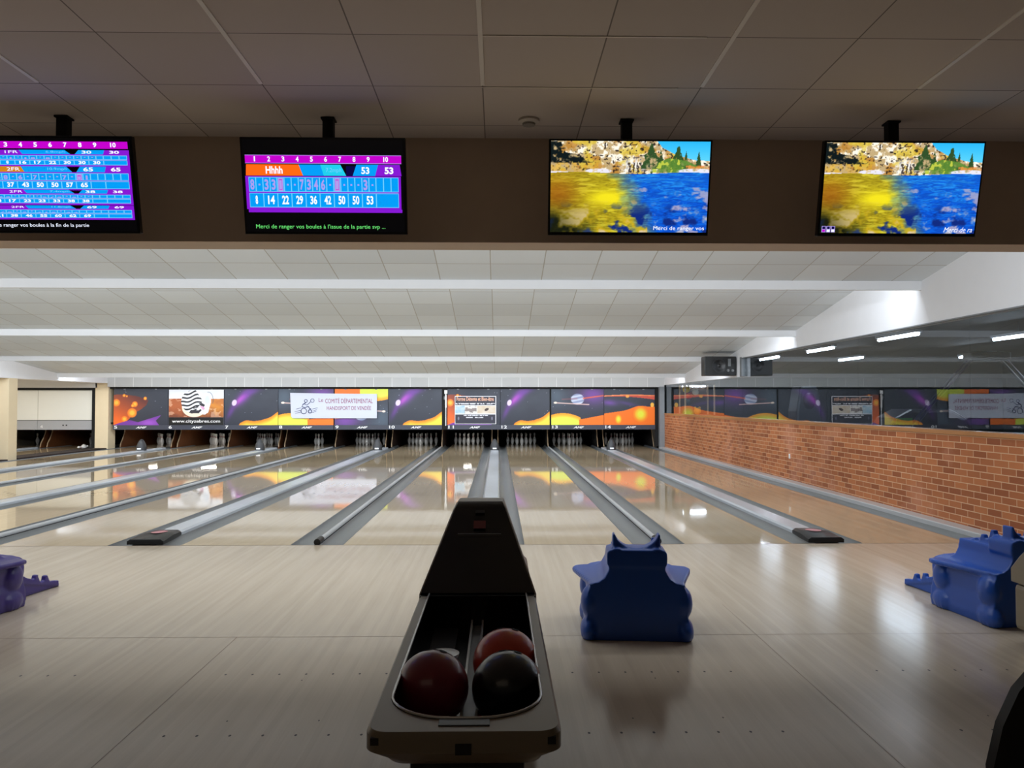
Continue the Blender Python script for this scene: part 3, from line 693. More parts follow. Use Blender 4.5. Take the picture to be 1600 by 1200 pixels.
# ------------------------------------------------------------------ televisions
def river(seed, soft=0):
    U, V = UV(200, 340)
    img = np.zeros(U.shape+(3,)); sh = .655+.01*np.sin(U*9)
    n1 = noise2(U, V, 40, 24, seed); n2 = noise2(U, V, 16, 10, seed+1); n3 = noise2(U, V, 70, 50, seed+2, 2)
    img[:] = (190, 165, 120); img = blend(img, (250, 244, 228), np.clip((n1-.45)*7, 0, 1)); img = blend(img, (178, 120, 40), np.clip((n2-.55)*8, 0, 1)*.8)
    img = blend(img, (214, 186, 60), (np.clip((noise2(U, V, 12, 8, seed+4)-.55)*8, 0, 1))*.8); img = blend(img, (40, 32, 30), np.clip((n3-.62)*9, 0, 1)*.9)
    # dark trees upper left
    m = inpoly(U, V, [(0, .76), (0, 1.0), (.06, 1.0), (.09, .88), (.2, .84), (.27, .77), (.2, .76)])*1.
    img = blend(img, (14, 24, 26), m*np.clip((n1-.32)*6, 0, 1)); img = blend(img, (210, 160, 50), ((V < .765) & (V > .66) & (U < .3))*np.clip((n1-.35)*5, 0, 1)*.8)
    # pale cliff
    m = glow(U, V, .52, .74, .16, .10); img = blend(img, (238, 236, 232), np.clip(m*1.6-.5, 0, 1)*np.clip((n3-.3)*3, 0, 1)); img = blend(img, (44, 34, 34), ((U > .48) & (U < .57) & (V < .77) & (V > .66))*(np.sin(U*260+n1*9) > .3)*.8)
    # sky
    sk = inpoly(U, V, [(.66, 1.01), (.70, .93), (.78, .86), (.9, .80), (1.01, .79), (1.01, 1.01)])*1.; img = blend(img, (40, 178, 238), sk); img = blend(img, (120, 220, 250), sk*np.clip((1-V)*5, 0, 1)*.6)
    for cx, top, wd in ((.80, .98, .035), (.85, .90, .02), (.93, .90, .022), (.63, .99, .05), (.69, .92, .03)):
        d = np.clip((top-V)/.22, 0, 1); m = (np.abs(U-cx) < wd*d*(.7+.5*n3*2))*(V > .70)*(V < top)*1.; img = blend(img, (48, 78, 40), m*np.clip((n1-.3)*5, 0, 1))
    m = inpoly(U, V, [(.62, .66), (.66, .76), (.74, .82), (.86, .79), (.93, .73), (1, .72), (1, .66)])*1.; img = blend(img, (86, 132, 50), m*np.clip((n2-.3)*5, 0, 1)*.9); img = blend(img, (186, 196, 70), m*np.clip((n1-.55)*9, 0, 1))
    img = blend(img, (222, 120, 60), ((U > .85) & (V < .74) & (V > .68))*np.clip((n1-.45)*8, 0, 1)*.7)
    # white rocks on shore
    for cx, cy, rx, ry in ((.30, .675, .14, .03), (.92, .675, .2, .035), (.05, .66, .12, .015)):
        img = blend(img, (226, 224, 238), blob(U, V, cx, cy, rx, ry, 0, 6)*np.clip(n3*2.2, 0, 1))
    # water
    w = V < sh; t = np.clip((U-.5+.25*(V-.45)+.12*(n2-.5))*5+.5, 0, 1)
    rip = .5+.5*np.sin(V*150+noise2(U, V, 10, 26, seed+7)*26); rn = noise2(U, V, 14, 60, seed+8)
    wy = np.zeros_like(img)+np.array([176., 158, 30]); wy = blend(wy, (104, 88, 16), rip*.45); wy = blend(wy, (226, 214, 60), np.clip((rn-.5)*6, 0, 1)*.7); wy = blend(wy, (236, 220, 30), glow(U, V, .36, .38, .2, .09)*1.2)
    wy = blend(wy, (150, 84, 16), glow(U, V, .04, .42, .2, .2)*.8); wy = blend(wy, (22, 26, 12), np.clip(glow(U, V, .02, .02, .3, .2)*1.5, 0, 1))
    wb = np.zeros_like(img)+np.array([10., 92, 214]); wb = blend(wb, (50, 170, 245), np.clip((rn-.45)*6, 0, 1)*.8*(V*1.4)); wb = blend(wb, (8, 40, 140), rip*.4); wb = blend(wb, (190, 170, 190), np.clip((noise2(U, V, 14, 14, seed+9)-.62)*9, 0, 1)*(V < .5)*.8)
    wb = blend(wb, (30, 120, 210), np.clip(V*2-.6, 0, 1)*.4)
    ww = wy*(1-t[..., None])+wb*t[..., None]
    bt = np.clip((.36-V)*6, 0, 1)*(.3+.7*np.clip((U-.05)*3, 0, 1)); n4 = noise2(U, V, 11, 8, seed+12)
    ww = blend(ww, (196, 166, 30), bt*np.clip((n4-.5)*8, 0, 1)*(U < .62)); ww = blend(ww, (14, 40, 120), bt*np.clip((.42-n4)*9, 0, 1)); ww = blend(ww, (214, 196, 190), bt*np.clip((n4-.62)*9, 0, 1)*.8)
    return np.where(w[..., None], ww, img)

TW, TH = .98, .566
ES = [emat('lit_'+k, c, s) for k, c, s in (('black', (4, 4, 7), .6), ('magenta', (190, 0, 200), 1.1), ('orange', (255, 98, 16), 1.2), ('azure', (0, 150, 235), 1.15), ('violet', (130, 22, 205), 1.1), ('cyan', (30, 200, 230), 1.1), ('white', (235, 240, 255), 1.2), ('green', (110, 235, 120), 1.0), ('lilac', (178, 160, 240), 1.0), ('amber', (205, 130, 20), 1.1), ('paleblue', (110, 200, 250), 1.1), ('indigo', (8, 4, 70), 1.0))]
K = dict(black=0, magenta=1, orange=2, azure=3, violet=4, cyan=5, white=6, green=7, lilac=8, amber=9, paleblue=10, indigo=11)
def scr(m, u0, u1, v0, v1, c, lvl=1):
    m.quad(-TW/2+.012+u0*(TW-.024), -TW/2+.012+u1*(TW-.024), -TH/2+.014+v0*(TH-.028), -TH/2+.014+v1*(TH-.028), -.016-.0005*lvl, K[c])
def para(m, u0, u1, v0, v1, c, sl, sr, lvl=1):
    X = lambda u: -TW/2+.012+u*(TW-.024); Z = lambda v: -TH/2+.014+v*(TH-.028); y = -.016-.0005*lvl
    m.add([(X(u0), y, Z(v0)), (X(u1), y, Z(v0)), (X(u1+sr), y, Z(v1)), (X(u0+sl), y, Z(v1))], [(0, 1, 2, 3)], K[c])
def stx(m, txt, u0, u1, v0, v1, c, lvl=6, **kw):
    if txt == '1': q = (u0+u1)/2; u0, u1 = q-(u1-u0)*.22, q+(u1-u0)*.22
    m.text(txt, -TW/2+.012+u0*(TW-.024), -TW/2+.012+u1*(TW-.024), -TH/2+.014+v0*(TH-.028), -TH/2+.014+v1*(TH-.028), -.016-.0005*lvl, K[c], **kw)
def television(x, label, rx=math.radians(13.0), z=2.694, y=4.69):
    t = thing('television', label, 'television', (x, y, z), 0, 'screens hanging from the ceiling'); t.rotation_euler = (rx, 0, 0)
    MB().box(-TW/2, TW/2, -.014, .03, -TH/2, TH/2).build('casing', M['tvblack'], t, bevel=.004)
    MB().box(-TW/2+.1, TW/2-.1, .031, .055, -TH/2+.08, TH/2-.1).build('back_cover', M['tvblack'], t, bevel=.008)
    MB().box(-TW/2, TW/2, -.016, -.0142, -TH/2, -TH/2+.003).build('lower_edge', M['metal'], t)
    p = thing('ceiling_mount', 'black ceiling pole holding the %s' % label.split(',')[0], 'ceiling mount', (x, y+.095, 0), 0, 'black poles holding the screens')
    MB().box(-.032, .032, -.03, .03, 2.70, 3.128).build('pole', M['black_matt'], p)
    MB().box(-.042, .042, -.04, .04, 3.128, 3.139).build('ceiling_plate', M['black_matt'], p, bevel=.002)
    return t
# screen one: four players
t = television(-2.655, 'television at the far left, showing four rows of scores')
m = MB(); scr(m, 0, 1, 0, 1, 'black', 0)
scr(m, .004, .985, .89, .965, 'magenta', 1)
def grid(m, v0, v1, scores, marks, u0=.012, u1=.975, bc='violet', cell='azure', ink='white'):
    h = v1-v0; wv = (u1-u0)/10.6
    scr(m, max(0, u0-.02), u1+.015, v0-.02, v1, bc, 1)
    for k in range(10):
        a = u0+k*wv; b = a+wv if k < 9 else u1
        scr(m, a, b, v0, v0+h*.46, 'paleblue', 2); scr(m, a+.003, b-.003, v0+.006, v0+h*.46-.006, cell, 3)
        q = 3 if k == 9 else 2
        for j in range(q):
            a2 = a+(b-a)*j/q; b2 = a+(b-a)*(j+1)/q
            scr(m, a2, b2, v0+h*.5, v1-.012, 'paleblue', 2); scr(m, a2+.003, b2-.003, v0+h*.5+.006, v1-.018, cell, 3)
            ch = marks[2*k+j] if 2*k+j < len(marks) else ' '
            if ch == '-': scr(m, a2+(b2-a2)*.38, b2-(b2-a2)*.38, v0+h*.70, v0+h*.75, 'lilac', 4)
            elif ch == 'O': scr(m, a2+.006, b2-.006, v0+h*.52, v1-.02, 'lilac', 4); scr(m, a2+.012, b2-.012, v0+h*.56, v1-.035, 'magenta', 5); scr(m, a2+.014, b2-.014, v0+h*.58, v1-.045, 'lilac', 6)
            elif ch != ' ': stx(m, ch, a2+(b2-a2)*.22, b2-(b2-a2)*.22, v0+h*.56, v1-.035, 'lilac', 5, bold=.03)
        if k < len(scores): stx(m, str(scores[k]), a+(b-a)*(.3 if len(str(scores[k])) > 1 else .42), b-(b-a)*(.22 if len(str(scores[k])) > 1 else .42), v0+h*.10, v0+h*.38, ink, 5, bold=.03)
def head(m, v0, v1, name, fr, sp, sc, col='violet', u0=.0, u1=.99):
    scr(m, u0, u1, v0, v1, 'black', 1)
    para(m, u0, .335, v0, v1, col, 0, -.02, 2); para(m, .335, .63, v0, v1, 'azure', -.02, -.035, 2); para(m, .655, .83, v0, v1, 'azure', .025, .01, 2); para(m, .83, u1, v0, v1, 'violet', .01, 0, 3)
    h = v1-v0; ic = 'amber' if col == 'amber' else 'white'
    if name: stx(m, name, u0+.01, u0+.07, v0+h*.2, v1-h*.2, 'white')
    stx(m, fr, .23, .31, v0+h*.2, v1-h*.2, 'white'); stx(m, sp, .48, .60, v0+h*.2, v1-h*.2, 'paleblue'); stx(m, sc, .70, .76, v0+h*.15, v1-h*.15, 'white', bold=.02); stx(m, sc, .87, .93, v0+h*.15, v1-h*.15, 'white', bold=.03)
wv = (.975-.012)/10.6
for k in range(10): stx(m, str(k+1), .012+(k+.38)*wv+(.015 if k == 9 else 0), .012+(k+(.62 if k < 9 else .92))*wv, .905, .955, 'white', 4, bold=.03)
head(m, .83, .875, '', '1FR', '6.8mph', '30'); grid(m, .715, .83, [2, 5, 8, 16, 17, 22, 30, 30, 30], 'XX-3-1-18-8------')
head(m, .64, .70, '', '2FR', '10.9mph', '65', 'amber'); grid(m, .46, .64, [20, 28, 37, 43, 50, 50, 57, 65], 'X-538-6-7---7-O1')
head(m, .41, .45, 'sti', '2FR', '7.4mph', '38'); grid(m, .305, .41, [5, 14, 17, 23, 23, 33, 38, 38], 'XX-33-6--X/5-5--')
head(m, .245, .28, 'dy', '2FR', '11.8mph', '69'); grid(m, .145, .245, [12, 21, 38, 46, 55, 60, 62, 69], 'XX9/8-9-415-34')
stx(m, 'Merci de ranger vos boules à la fin de la partie', .03, .70, .035, .085, 'white', 4)
sc = m.build('screen', ES, t); sc['label'] = 'lit score table in blue and violet'
# screen two: one player
t = television(-1.042, 'television left of the middle, showing a single score row for Hhhh')
m = MB(); scr(m, 0, 1, 0, 1, 'black', 0)
scr(m, .015, .985, .745, .835, 'magenta', 1); 
for vv in (.745, .831): scr(m, .015, .985, vv, vv+.005, 'lilac', 2)
wv = (.965-.03)/10.6
for k in range(10): stx(m, str(k+1), .03+(k+.40)*wv+(.015 if k == 9 else 0), .03+(k+(.60 if k < 9 else .90))*wv, .765, .82, 'white', 4, bold=.03)
para(m, .015, .37, .615, .735, 'orange', .005, -.025, 2); para(m, .37, .50, .615, .735, 'azure', -.025, -.02, 2); para(m, .50, .64, .615, .735, 'cyan', -.02, -.035, 2); para(m, .68, .82, .615, .735, 'azure', .025, .02, 2); para(m, .82, .985, .615, .735, 'violet', .02, -.01, 3)
scr(m, .64, .70, .615, .72, 'indigo', 1)
stx(m, 'Hhhh', .14, .245, .635, .715, 'white', bold=.03); stx(m, '7.2mph', .515, .61, .64, .70, 'paleblue'); stx(m, '53', .735, .785, .635, .71, 'white', bold=.03); stx(m, '53', .88, .935, .635, .71, 'white', bold=.04)
grid(m, .27, .61, [8, 14, 22, 29, 36, 42, 50, 50, 53], '8-33O--7346-O---3-', u0=.03, u1=.965, cell='azure')
scr(m, .02, .985, .215, .25, 'violet', 2)
stx(m, 'Merci de ranger vos boules à l\'issue de la partie svp ...', .06, .875, .025, .085, 'green', 4)
sc = m.build('screen', ES, t); sc['label'] = 'lit score table with orange name tab'
# screens three and four: river
for x, seed, lb, tx in ((.795, 21, 'television right of the middle, showing a river scene', ('Merci de ranger vos', .66, .985, 0)), (2.452, 21, 'television at the far right, showing a river scene', ('Merci de ra', .80, .985, .3))):
    t = television(x, lb)
    p = picture('screen', -TW/2+.012, TW/2-.012, -TH/2+.02, TH/2-.012, -.0165, river(seed), M['tvart'], t); p['label'] = 'lit picture of a rocky river bank'
    m = MB(); stx(m, tx[0], tx[1], tx[2], .025, .08, 'white', 4, shear=tx[3]); m.build('caption', ES, p)
    if x > 2:
        m = MB()
        for k in range(3):
            scr(m, .01+.03*k, .036+.03*k, .02, .09, 'lilac', 3); scr(m, .014+.03*k, .032+.03*k, .055, .085, 'indigo', 4); scr(m, .014+.03*k, .032+.03*k, .025, .05, 'magenta' if k == 0 else 'white', 4)
        m.build('pin_symbols', ES, p)

t = thing('smoke_detector', 'round white detector on the dark ceiling near the middle screens', 'detector', (.19, 4.78, 3.139))
MB().lathe([(.066, 0), (.066, -.012), (.05, -.022), (.046, -.022)], 28).build('base', M['smoke'], t, smooth=40)
MB().lathe([(.040, -.0225), (.038, -.034), (.02, -.036)], 24).build('sensor', pmat('detector_grey', (150, 142, 130), .5), t, smooth=40)
tb = MB()
for x in (-.085, 1.125, -1.295, 2.335, -2.505, 3.545, -3.715): tb.box(x-.011, x+.011, -1, 4.25, 3.134, 3.1395)
for y in (3.675, 4.28, 3.07): tb.box(-.095, 1.0, y-.004, y+.004, 3.136, 3.1395)
struct(tb.build('trim_16', M['tee']))

# ------------------------------------------------------------------ loudspeaker on right wall
t = thing('loudspeaker', 'black loudspeaker fixed high on the white wall above the glass', 'loudspeaker', (4.76, 16.6, 1.98))
MB().box(-.34, .34, 0, .30, 0, .41).build('cabinet', M['dark'], t, bevel=.012)
MB().lathe([(.15, 0), (.15, .012), (.12, .014), (.10, .004), (.04, .002), (.03, .01), (0.001, .012)], 28, (-.03, 0, .21), mat=Matrix.Rotation(PI/2, 4, 'X')).build('woofer', pmat('cone_black', (30, 30, 32), .35), t, smooth=40)
MB().box(.16, .22, -.008, 0, .20, .36).build('horn', M['metal'], t)
for x in (.16, .26): MB().lathe([(.03, 0), (.03, .008), (.01, .004)], 14, (x, 0, .11), mat=Matrix.Rotation(PI/2, 4, 'X')).build('tweeter', M['metal'], t)
MB().box(.34, .358, .08, .22, .05, .3).build('wall_bracket', M['metal'], t)
tag(MB().box(5.108, 5.119, 13.6, 13.66, .42, .50).build('wall_socket', M['letter'], bevel=.003), 'small white socket low on the brick wall', 'socket')

# ------------------------------------------------------------------ ball return
def ball_return(x, label):
    t = thing('ball_return', label, 'ball return', (x, 0, 0), 0, 'ball returns')
    R = .58; hw = .245; y0, y1 = 1.945, 3.36
    outer = lambda z, g, yo=0, rf=.05: [(px, py, z) for px, py in rrect(-hw+g, hw-g, y0+g*.6+yo, y1, rf, .002, 8)]
    inner = lambda z, g, rf=.17: [(px, py, z) for px, py in rrect(-.205+g, .205-g, y0+.08+g, y1-.01, rf-g*.5, .002, 8)]
    b = MB(); b.loops([outer(.40, .075, .20), outer(.465, .045, .06), outer(.503, .04), outer(.528, 0), outer(R-.012, 0), outer(R, .008), inner(R, -.004)])
    b.add([p for p in outer(.40, .075, .20)], [tuple(range(36))])
    b.build('body', M['beige'], t, smooth=35)
    b = MB(); b.loops([inner(R+.001, 0), inner(.50, .008), inner(.445, .03)]); b.add(inner(.445, .03), [tuple(range(36))]); b.build('tray', M['gloss_black'], t, smooth=35)
    MB().tube([(px, py, R+.003) for px, py, _ in inner(0, 0)[:27]] , .0042, 8).build('rim_trim', M['trim'], t, smooth=True)
    MB().tube([(px, py, R+.003) for px, py, _ in (inner(0, 0)[27:]+inner(0, 0)[:1])] , .0042, 8).build('rim_trim', M['trim'], t, smooth=True)
    for s in (-1, 1): MB().box(s*.022-.004, s*.022+.004, y0+.14, 3.298, .45, .482).build('guide_rail', M['trim'], t)
    MB().box(-.243, .243, 3.30, 3.333, .446, .581).build('tray_end', M['gloss_black'], t)
    MB().box(-.018, .018, y0+.14, 3.29, .447, .462).build('centre_strip', M['metal'], t)
    for s in (-1, 1):
        MB().box(s*.13-.05, s*.13+.05, y0+.22, 3.298, .446, .449).build('groove_mat', M['black_matt'], t)
        q = MB().box(s*.213-.016, s*.213+.016, y0+.002, y0+.03, .548, .566).build('corner_slot', M['dark'], t)
    MB().box(-.065, .065, y0+.035, y0+.075, R-.006, R+.003).build('front_latch', M['dark'], t, bevel=.002)
    MB().box(-.02, .02, y0-.003, y0+.01, .525, .552).build('front_button', M['dark'], t)
    # hood
    S = [(3.335, .25, .583, .25), (3.55, .193, .722, .25), (3.78, .13, .880, .25), (3.85, .117, .905, .25), (4.15, .115, .89, .25), (4.50, .15, .60, .25), (4.58, .16, .42, .25)]
    rings = [[(-wb, y, .34), (wb, y, .34), (wb, y, min(zt, .50)), (wt, y, zt), (-wt, y, zt), (-wb, y, min(zt, .50))] for y, wt, zt, wb in S]
    MB().loops(rings, 0, True, True).build('hood', M['beige'], t, smooth=30, bevel=.006)
    f = MB(); g = .010
    f.loops([[(-wt+g, y-.006, zt+.004), (wt-g, y-.006, zt+.004), (wt-g, y, zt-.004), (-wt+g, y, zt-.004)] for y, wt, zt, wb in S[:4]], 0, True, True)
    fp = f.build('hood_front', M['gloss_black'], t, smooth=30)
    def onface(s0, s1, w_, m_, nm):
        P = lambda s: (3.335+(3.78-3.335)*s, .583+(.880-.583)*s)
        (ya, za), (yb, zb) = P(s0), P(s1)
        MB().add([(-w_, ya-.012, za+.008), (w_, ya-.012, za+.008), (w_, yb-.012, zb+.008), (-w_, yb-.012, zb+.008)], [(0, 1, 2, 3)]).build(nm, m_, fp)
    onface(.73, .83, .028, M['redlogo'], 'red_logo'); onface(.66, .668, .10, M['metal'], 'panel_seam'); onface(.93, .97, .022, M['dark'], 'crest')
    b = MB(); b.box(-.16, .16, 2.2, 4.5, .04, .399); b.box(-.14, .14, 2.2, 4.45, 0, .04); b.build('pedestal', M['dark'], t, bevel=.01)
    b = MB(); b.loops([[(-.25, 3.36, z0), (.25, 3.36, z0), (.25, 4.56, z0), (-.25, 4.56, z0)] for z0 in (.07, .339)], 0, True, True); b.build('rear_housing', M['beige'], t, bevel=.03)
    q = MB(); q.lathe([(.045, 0), (.038, .05), (.05, .07), (.052, .08), (.02, .082)], 20, (-.10, 2.72, .449)); q.build('air_vent', M['trim'], t, smooth=40)
    return t
br = ball_return(-.085, 'beige and black ball return holding three balls, centre front')
dup(br, (3.275, 0, 0), 0, 'beige ball return at the right edge, beside the blue ramp')
def bowling_ball(loc, rgb, label, speck=None):
    t = thing('bowling_ball', label, 'bowling ball', loc, 0, 'balls in the return tray')
    m = pmat('ball_'+label.split()[0], rgb, .28, var=.25, scale=12, coat=.3)
    MB().ball((0, 0, 0), .1083, 0, 40).build('shell', m, t, smooth=True)
    h = MB()
    for a, b in ((.3, .12), (.12, .33), (-.15, .25)):
        d = Vector((a, b, 1)).normalized(); q = d.to_track_quat('Z', 'Y').to_matrix().to_4x4()
        h.lathe([(.012, 0), (.013, .0012), (.006, .0004)], 12, tuple(d*.1079), mat=q)
    h.build('finger_holes', M['black_matt'], t)
bowling_ball((-.196, 2.375, .535), (118, 22, 40), 'maroon bowling ball at the front left of the tray')
bowling_ball((.030, 2.365, .535), (8, 8, 15), 'black bowling ball at the front right of the tray')
bowling_ball((.026, 2.60, .535), (196, 62, 42), 'orange-red bowling ball behind the black one')

# ------------------------------------------------------------------ dragon shaped ball ramps
def dragon_mesh():
    def H(y):
        P = [(0, .52), (.18, .52), (.40, .42), (.60, .27), (.80, .13), (.95, .06), (1.15, .03)]
        for (a, za), (b, zb) in zip(P, P[1:]):
            if y <= b: return za+(zb-za)*(y-a)/(b-a)
        return .03
    b = MB()
    oh = [(.0, 0), (.300, 0), (.308, .05), (.30, .12), (.285, .18), (.292, .27), (.27, .33), (.20, .345), (0, .35)]
    b.prism(oh+[(-x, z) for x, z in oh[::-1][1:-1]], 'y', 0, .60)
    # flat shoulder wings flaring up to the neck
    wo = [(.262, .0), (.285, .08), (.325, .24), (.365, .40), (.378, .47), (.362, .53), (.30, .56), (0, .57)]
    b.prism(wo+[(-x, y) for x, y in wo[::-1][1:]], 'z', .300, .332)
    wg = [(.285, .325), (.225, .338), (.19, .365), (.165, .41), (.158, .47)]
    b.prism(wg+[(-x, z) for x, z in wg[::-1]], 'y', 0.0, .50)
    b.box(-.158, .158, .0, .30, .36, .46); 
    b.prism(rrect(-.176, .176, .43, .530, .022, .03, 4), 'y', -.005, .20)
    ys = [0, .1, .18, .29, .40, .5, .60, .7, .80, .88, .95, 1.05, 1.15]
    b.prism([(y, H(y)) for y in ys]+[(1.17, .0), (0, 0)], 'x', -.125, .125)
    b.prism([(y, H(y)+.018) for y in ys]+[(1.15, .005), (0, .3)], 'x', .10, .135); b.prism([(y, H(y)+.018) for y in ys]+[(1.15, .005), (0, .3)], 'x', -.135, -.10)
    # legs and feet
    for s in (-1, 1):
        for y in (.07, .50):
            b.ball((s*.275, y, .21), (.055, .085, .095), 0, 16); b.ball((s*.280, y-.015, .055), (.052, .10, .075), 0, 16)
            for k in (-.03, .0, .03): b.ball((s*(.30), y-.02+k, .045), (.032, .011, .06), 0, 10)
    # cradle horns at the high end
    arc = [(.128*math.cos(a), .63-.128*math.sin(a)*.75) for a in [PI*i/12 for i in range(13)]]
    b.prism([(.142, .50), (.140, .61), (.130, .626)]+[(x, max(z, .535)) for x, z in arc if z < .622]+[(-.130, .626), (-.140, .61), (-.142, .50)], 'y', .03, .12)
    # serrated crests
    for s in (-1, 1):
        for y in (.22, .31, .40, .49, .58, .67, .92, 1.02):
            z = H(y)+.005
            b.prism([(y-.035, H(y-.035)), (y-.022, z+.062), (y+.008, z+.060), (y+.036, H(y+.036))], 'x', s*.118-.017, s*.118+.017)
    me = bpy.data.meshes.new('ramp_body'); me.from_pydata(b.v, [], b.f); me.update()
    bm = bmesh.new(); bm.from_mesh(me); bmesh.ops.recalc_face_normals(bm, faces=bm.faces); 
    for v in bm.verts: v.co.z = max(v.co.z, 0.0)
    bm.to_mesh(me); bm.free()
    o = bpy.data.objects.new('tmp', me); COL.objects.link(o)
    r = o.modifiers.new('r', 'REMESH'); r.mode = 'VOXEL'; r.voxel_size = .009
    sm = o.modifiers.new('s', 'SMOOTH'); sm.iterations = 3; sm.factor = .5
    dg = bpy.context.evaluated_depsgraph_get(); dg.update(); out = bpy.data.meshes.new_from_object(o.evaluated_get(dg)); out.name = 'ramp_body'
    bpy.data.objects.remove(o)
    out.polygons.foreach_set('use_smooth', [True]*len(out.polygons)); return out
dm = dragon_mesh()
def ramp(loc, rz, mat, label):
    me = dm if mat is M['blue'] else dm.copy()
    if len(me.materials) == 0: me.materials.append(mat)
    else: me.materials[0] = mat
    o = bpy.data.objects.new('dragon_ball_ramp', me); COL.objects.link(o); o.location = loc; o.rotation_euler = (0, 0, rz)
    return tag(o, label, 'ball ramp', 'dragon shaped ball ramps for children')
ramp((.815, 4.58, .001), -.09, M['blue'], 'blue dragon-shaped ball ramp seen from behind, right of the ball return')
ramp((3.36, 4.83, .001), .10, M['blue'], 'blue dragon-shaped ball ramp at the right edge, its tail toward the lanes')
ramp((-3.62, 4.9, .001), -.14, M['purple'], 'purple dragon-shaped ball ramp at the left edge')

# ------------------------------------------------------------------ black chair at lower right
t = thing('chair', 'black shell chair cut off at the lower right corner', 'chair', (1.365, 1.72, 0), -.05)
b = MB(); rings = []
for z, hw_, yy in ((.42, .24, 0), (.5, .262, 0), (.58, .272, -.01), (.68, .255, -.02), (.76, .225, -.03), (.80, .195, -.035), (.82, .155, -.04), (.83, .10, -.04)):
    n = 12; f = [(hw_*(2*i/n-1), yy-.04*(1-(2*i/n-1)**2)+.0, z) for i in range(n+1)]; k = [(x, y+.03, z) for x, y, z in f[::-1]]
    rings.append(f+k)
b.loops(rings, 0, True, True); b.build('backrest', M['chair'], t, smooth=40)
MB().prism(rrect(-.24, .24, -.40, .02, .08, .03, 6), 'z', .41, .45).build('seat', M['chair'], t, bevel=.012)
for sx, sy in ((-.19, -.36), (.19, -.36), (-.19, 0), (.19, 0)): MB().tube([(sx, sy, .41), (sx*1.1, sy*1.03, 0)], .014, 10).build('leg', M['metal'], t, smooth=True)

# ------------------------------------------------------------------ things in the room beyond the glass
tubes = [(7.45, 14.4, 'nearest of the row by the glass'), (7.45, 17.9, 'middle of the row by the glass'), (7.45, 21.3, 'farthest of the row by the glass'), (9.8, 21.5, 'farthest of the second row'),
         (9.6, 14.2, 'above the air hockey table'), (9.9, 10.9, 'near the right edge, above the air hockey table'), (12.4, 20.0, 'farthest from the glass')]
lt = None
for x, y, w_ in tubes:
    if lt is None:
        lt = thing('tube_lamp', '', 'lamp', (0, 0, 0), 0, 'tube lamps of the room beyond the glass')
        MB().box(-.06, .06, -.75, .75, .03, .08).build('housing', M['postgrey'], lt); MB().tube([(0, -.72, 0), (0, .72, 0)], .026, 10).build('tube', M['lamp_on'], lt); r = lt
    else: r = dup(lt, (0, 0, 0))
    r.location = (x, y, 2.62); r['label'] = 'lit tube lamp beyond the glass, '+w_
    for zz in (1,):
        MB().tube([(0, 0, .08), (0, 0, .279)], .006, 6).build('hanger', M['metal'], r)
t = thing('air_hockey_table', 'dark air hockey table beyond the glass with twin curved overhead tubes', 'air hockey table', (7.35, 11.6, 0))
MB().box(-1.15, 1.15, -.6, .6, .70, .92).build('cabinet', pmat('table_navy', (30, 32, 50), .3), t, bevel=.02)
MB().box(-1.1, 1.1, -.55, .55, .921, .93).build('playing_surface', pmat('table_top', (170, 200, 205), .2), t)
for s in (-1, 1):
    for q in (-1, 1): MB().box(s*.95-.08, s*.95+.08, q*.42-.08, q*.42+.08, 0, .70).build('leg', M['dark'], t)
for s in (-1, 1):
    for k in (-.06, .06):
        P = [(s*1.16, k, .72), (s*1.14, k, .95), (s*1.06, k, 1.14), (s*.9, k, 1.34), (s*.25, k, 2.05)]
        MB().tube(P, .022, 8).build('arm_tube', pmat('arm_navy', (28, 28, 56), .3), t, smooth=True)
MB().box(-.3, .3, -.12, .12, 2.04, 2.16).build('score_box', M['dark'], t, bevel=.02)
t = thing('arcade_car', 'dark rounded arcade car body behind the glass, left of the hockey table', 'arcade machine', (7.9, 14.6, 0))
b = MB(); b.prism([(-.75, 0), (-.75, .9), (-.6, 1.12), (-.3, 1.28), (.45, 1.28), (.75, 1.1), (.85, .9), (.85, 0)], 'y', -.4, .4); b.build('body', pmat('arcade_dark', (34, 34, 38), .35), t, bevel=.06)
MB().box(-.6, -.3, -.41, -.40, 1.0, 1.12).build('side_window', pmat('window_green', (70, 120, 60), .2), t)
t = thing('arcade_machine', 'tall dark arcade machine standing behind the glass in front of the far wall', 'arcade machine', (7.35, 18.6, 0))
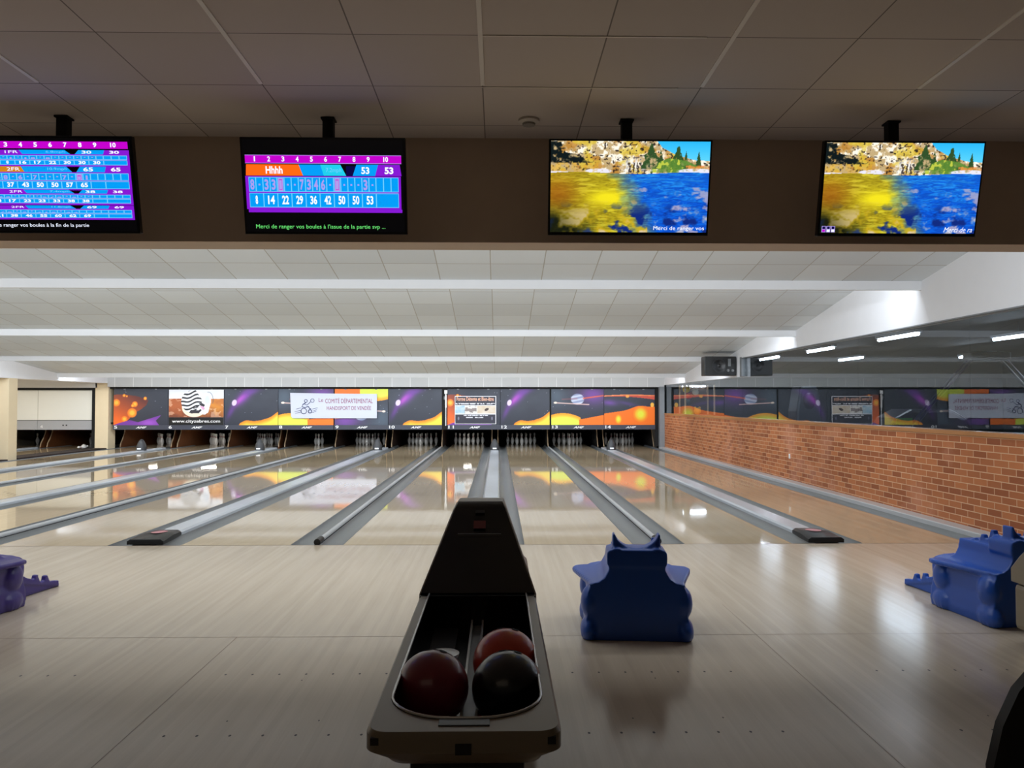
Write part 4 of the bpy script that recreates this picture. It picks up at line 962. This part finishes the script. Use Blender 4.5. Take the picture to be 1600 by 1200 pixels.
b = MB(); b.prism([(-.3, 0), (.3, 0), (.3, 1.2), (.2, 1.8), (-.2, 1.8), (-.3, 1.2)], 'y', -.3, .3); b.build('cabinet', pmat('machine_grey', (46, 52, 60), .4), t, bevel=.05)
MB().ball((0, -.28, 1.45), (.16, .1, .2), 0, 16).build('target', pmat('machine_dark', (24, 26, 30), .5), t, smooth=True)
t = thing('toy_cabinet', 'lit toy cabinet at the far end behind the glass beside the post', 'toy cabinet', (5.95, 23.3, 0))
b = MB(); b.box(-.45, .45, .35, .4, 0, 1.95); b.box(-.45, .45, -.4, .4, 0, 1.05); b.box(-.45, .45, -.4, .4, 1.93, 1.99)
b.build('cabinet', pmat('cabinet_brown', (58, 44, 34), .5), t)
for x, y in ((-.43, -.38), (.43, -.38), (-.43, .33), (.43, .33)): MB().box(x-.02, x+.02, y-.02, y+.02, 1.05, 1.93).build('corner_post', M['edgewood'], t)
MB().tube([(-.35, .3, 1.90), (.35, .3, 1.90)], .015, 8).build('lamp', M['lamp_on'], t)
toys = [((5.62, 23.2, 1.80), .11, (226, 190, 60), 'yellow round toy at the top of the lit cabinet'), ((5.72, 23.3, 1.60), .10, (170, 44, 36), 'red round toy below the yellow one in the cabinet'), ((5.92, 23.3, 1.72), .10, (235, 230, 215), 'white round toy in the top right of the cabinet'),
        ((5.66, 23.2, 1.20), .14, (40, 62, 42), 'dark green toy at the bottom left of the cabinet'), ((5.95, 23.2, 1.17), .11, (232, 176, 50), 'yellow toy at the bottom right of the cabinet'), ((5.72, 23.45, 1.42), .09, (70, 84, 84), 'grey toy in the middle of the cabinet')]
for c, r, col, lb in toys:
    m_ = pmat('toy_fabric', col, .8, bump=.3)
    if lb.startswith(('dark', 'yellow toy')): c = (c[0], c[1], 1.051+r*.95)
    t = thing('plush_toy', lb, 'toy', c, 0, 'toys in the cabinet')
    MB().ball((0, 0, 0), (r, r*.9, r*.95), 0, 16).build('body', m_, t, smooth=True)
    MB().ball((-r*.6, 0, r*.85), r*.35, 0, 10).ball((r*.6, 0, r*.85), r*.35, 0, 10).build('ears', m_, t, smooth=True)
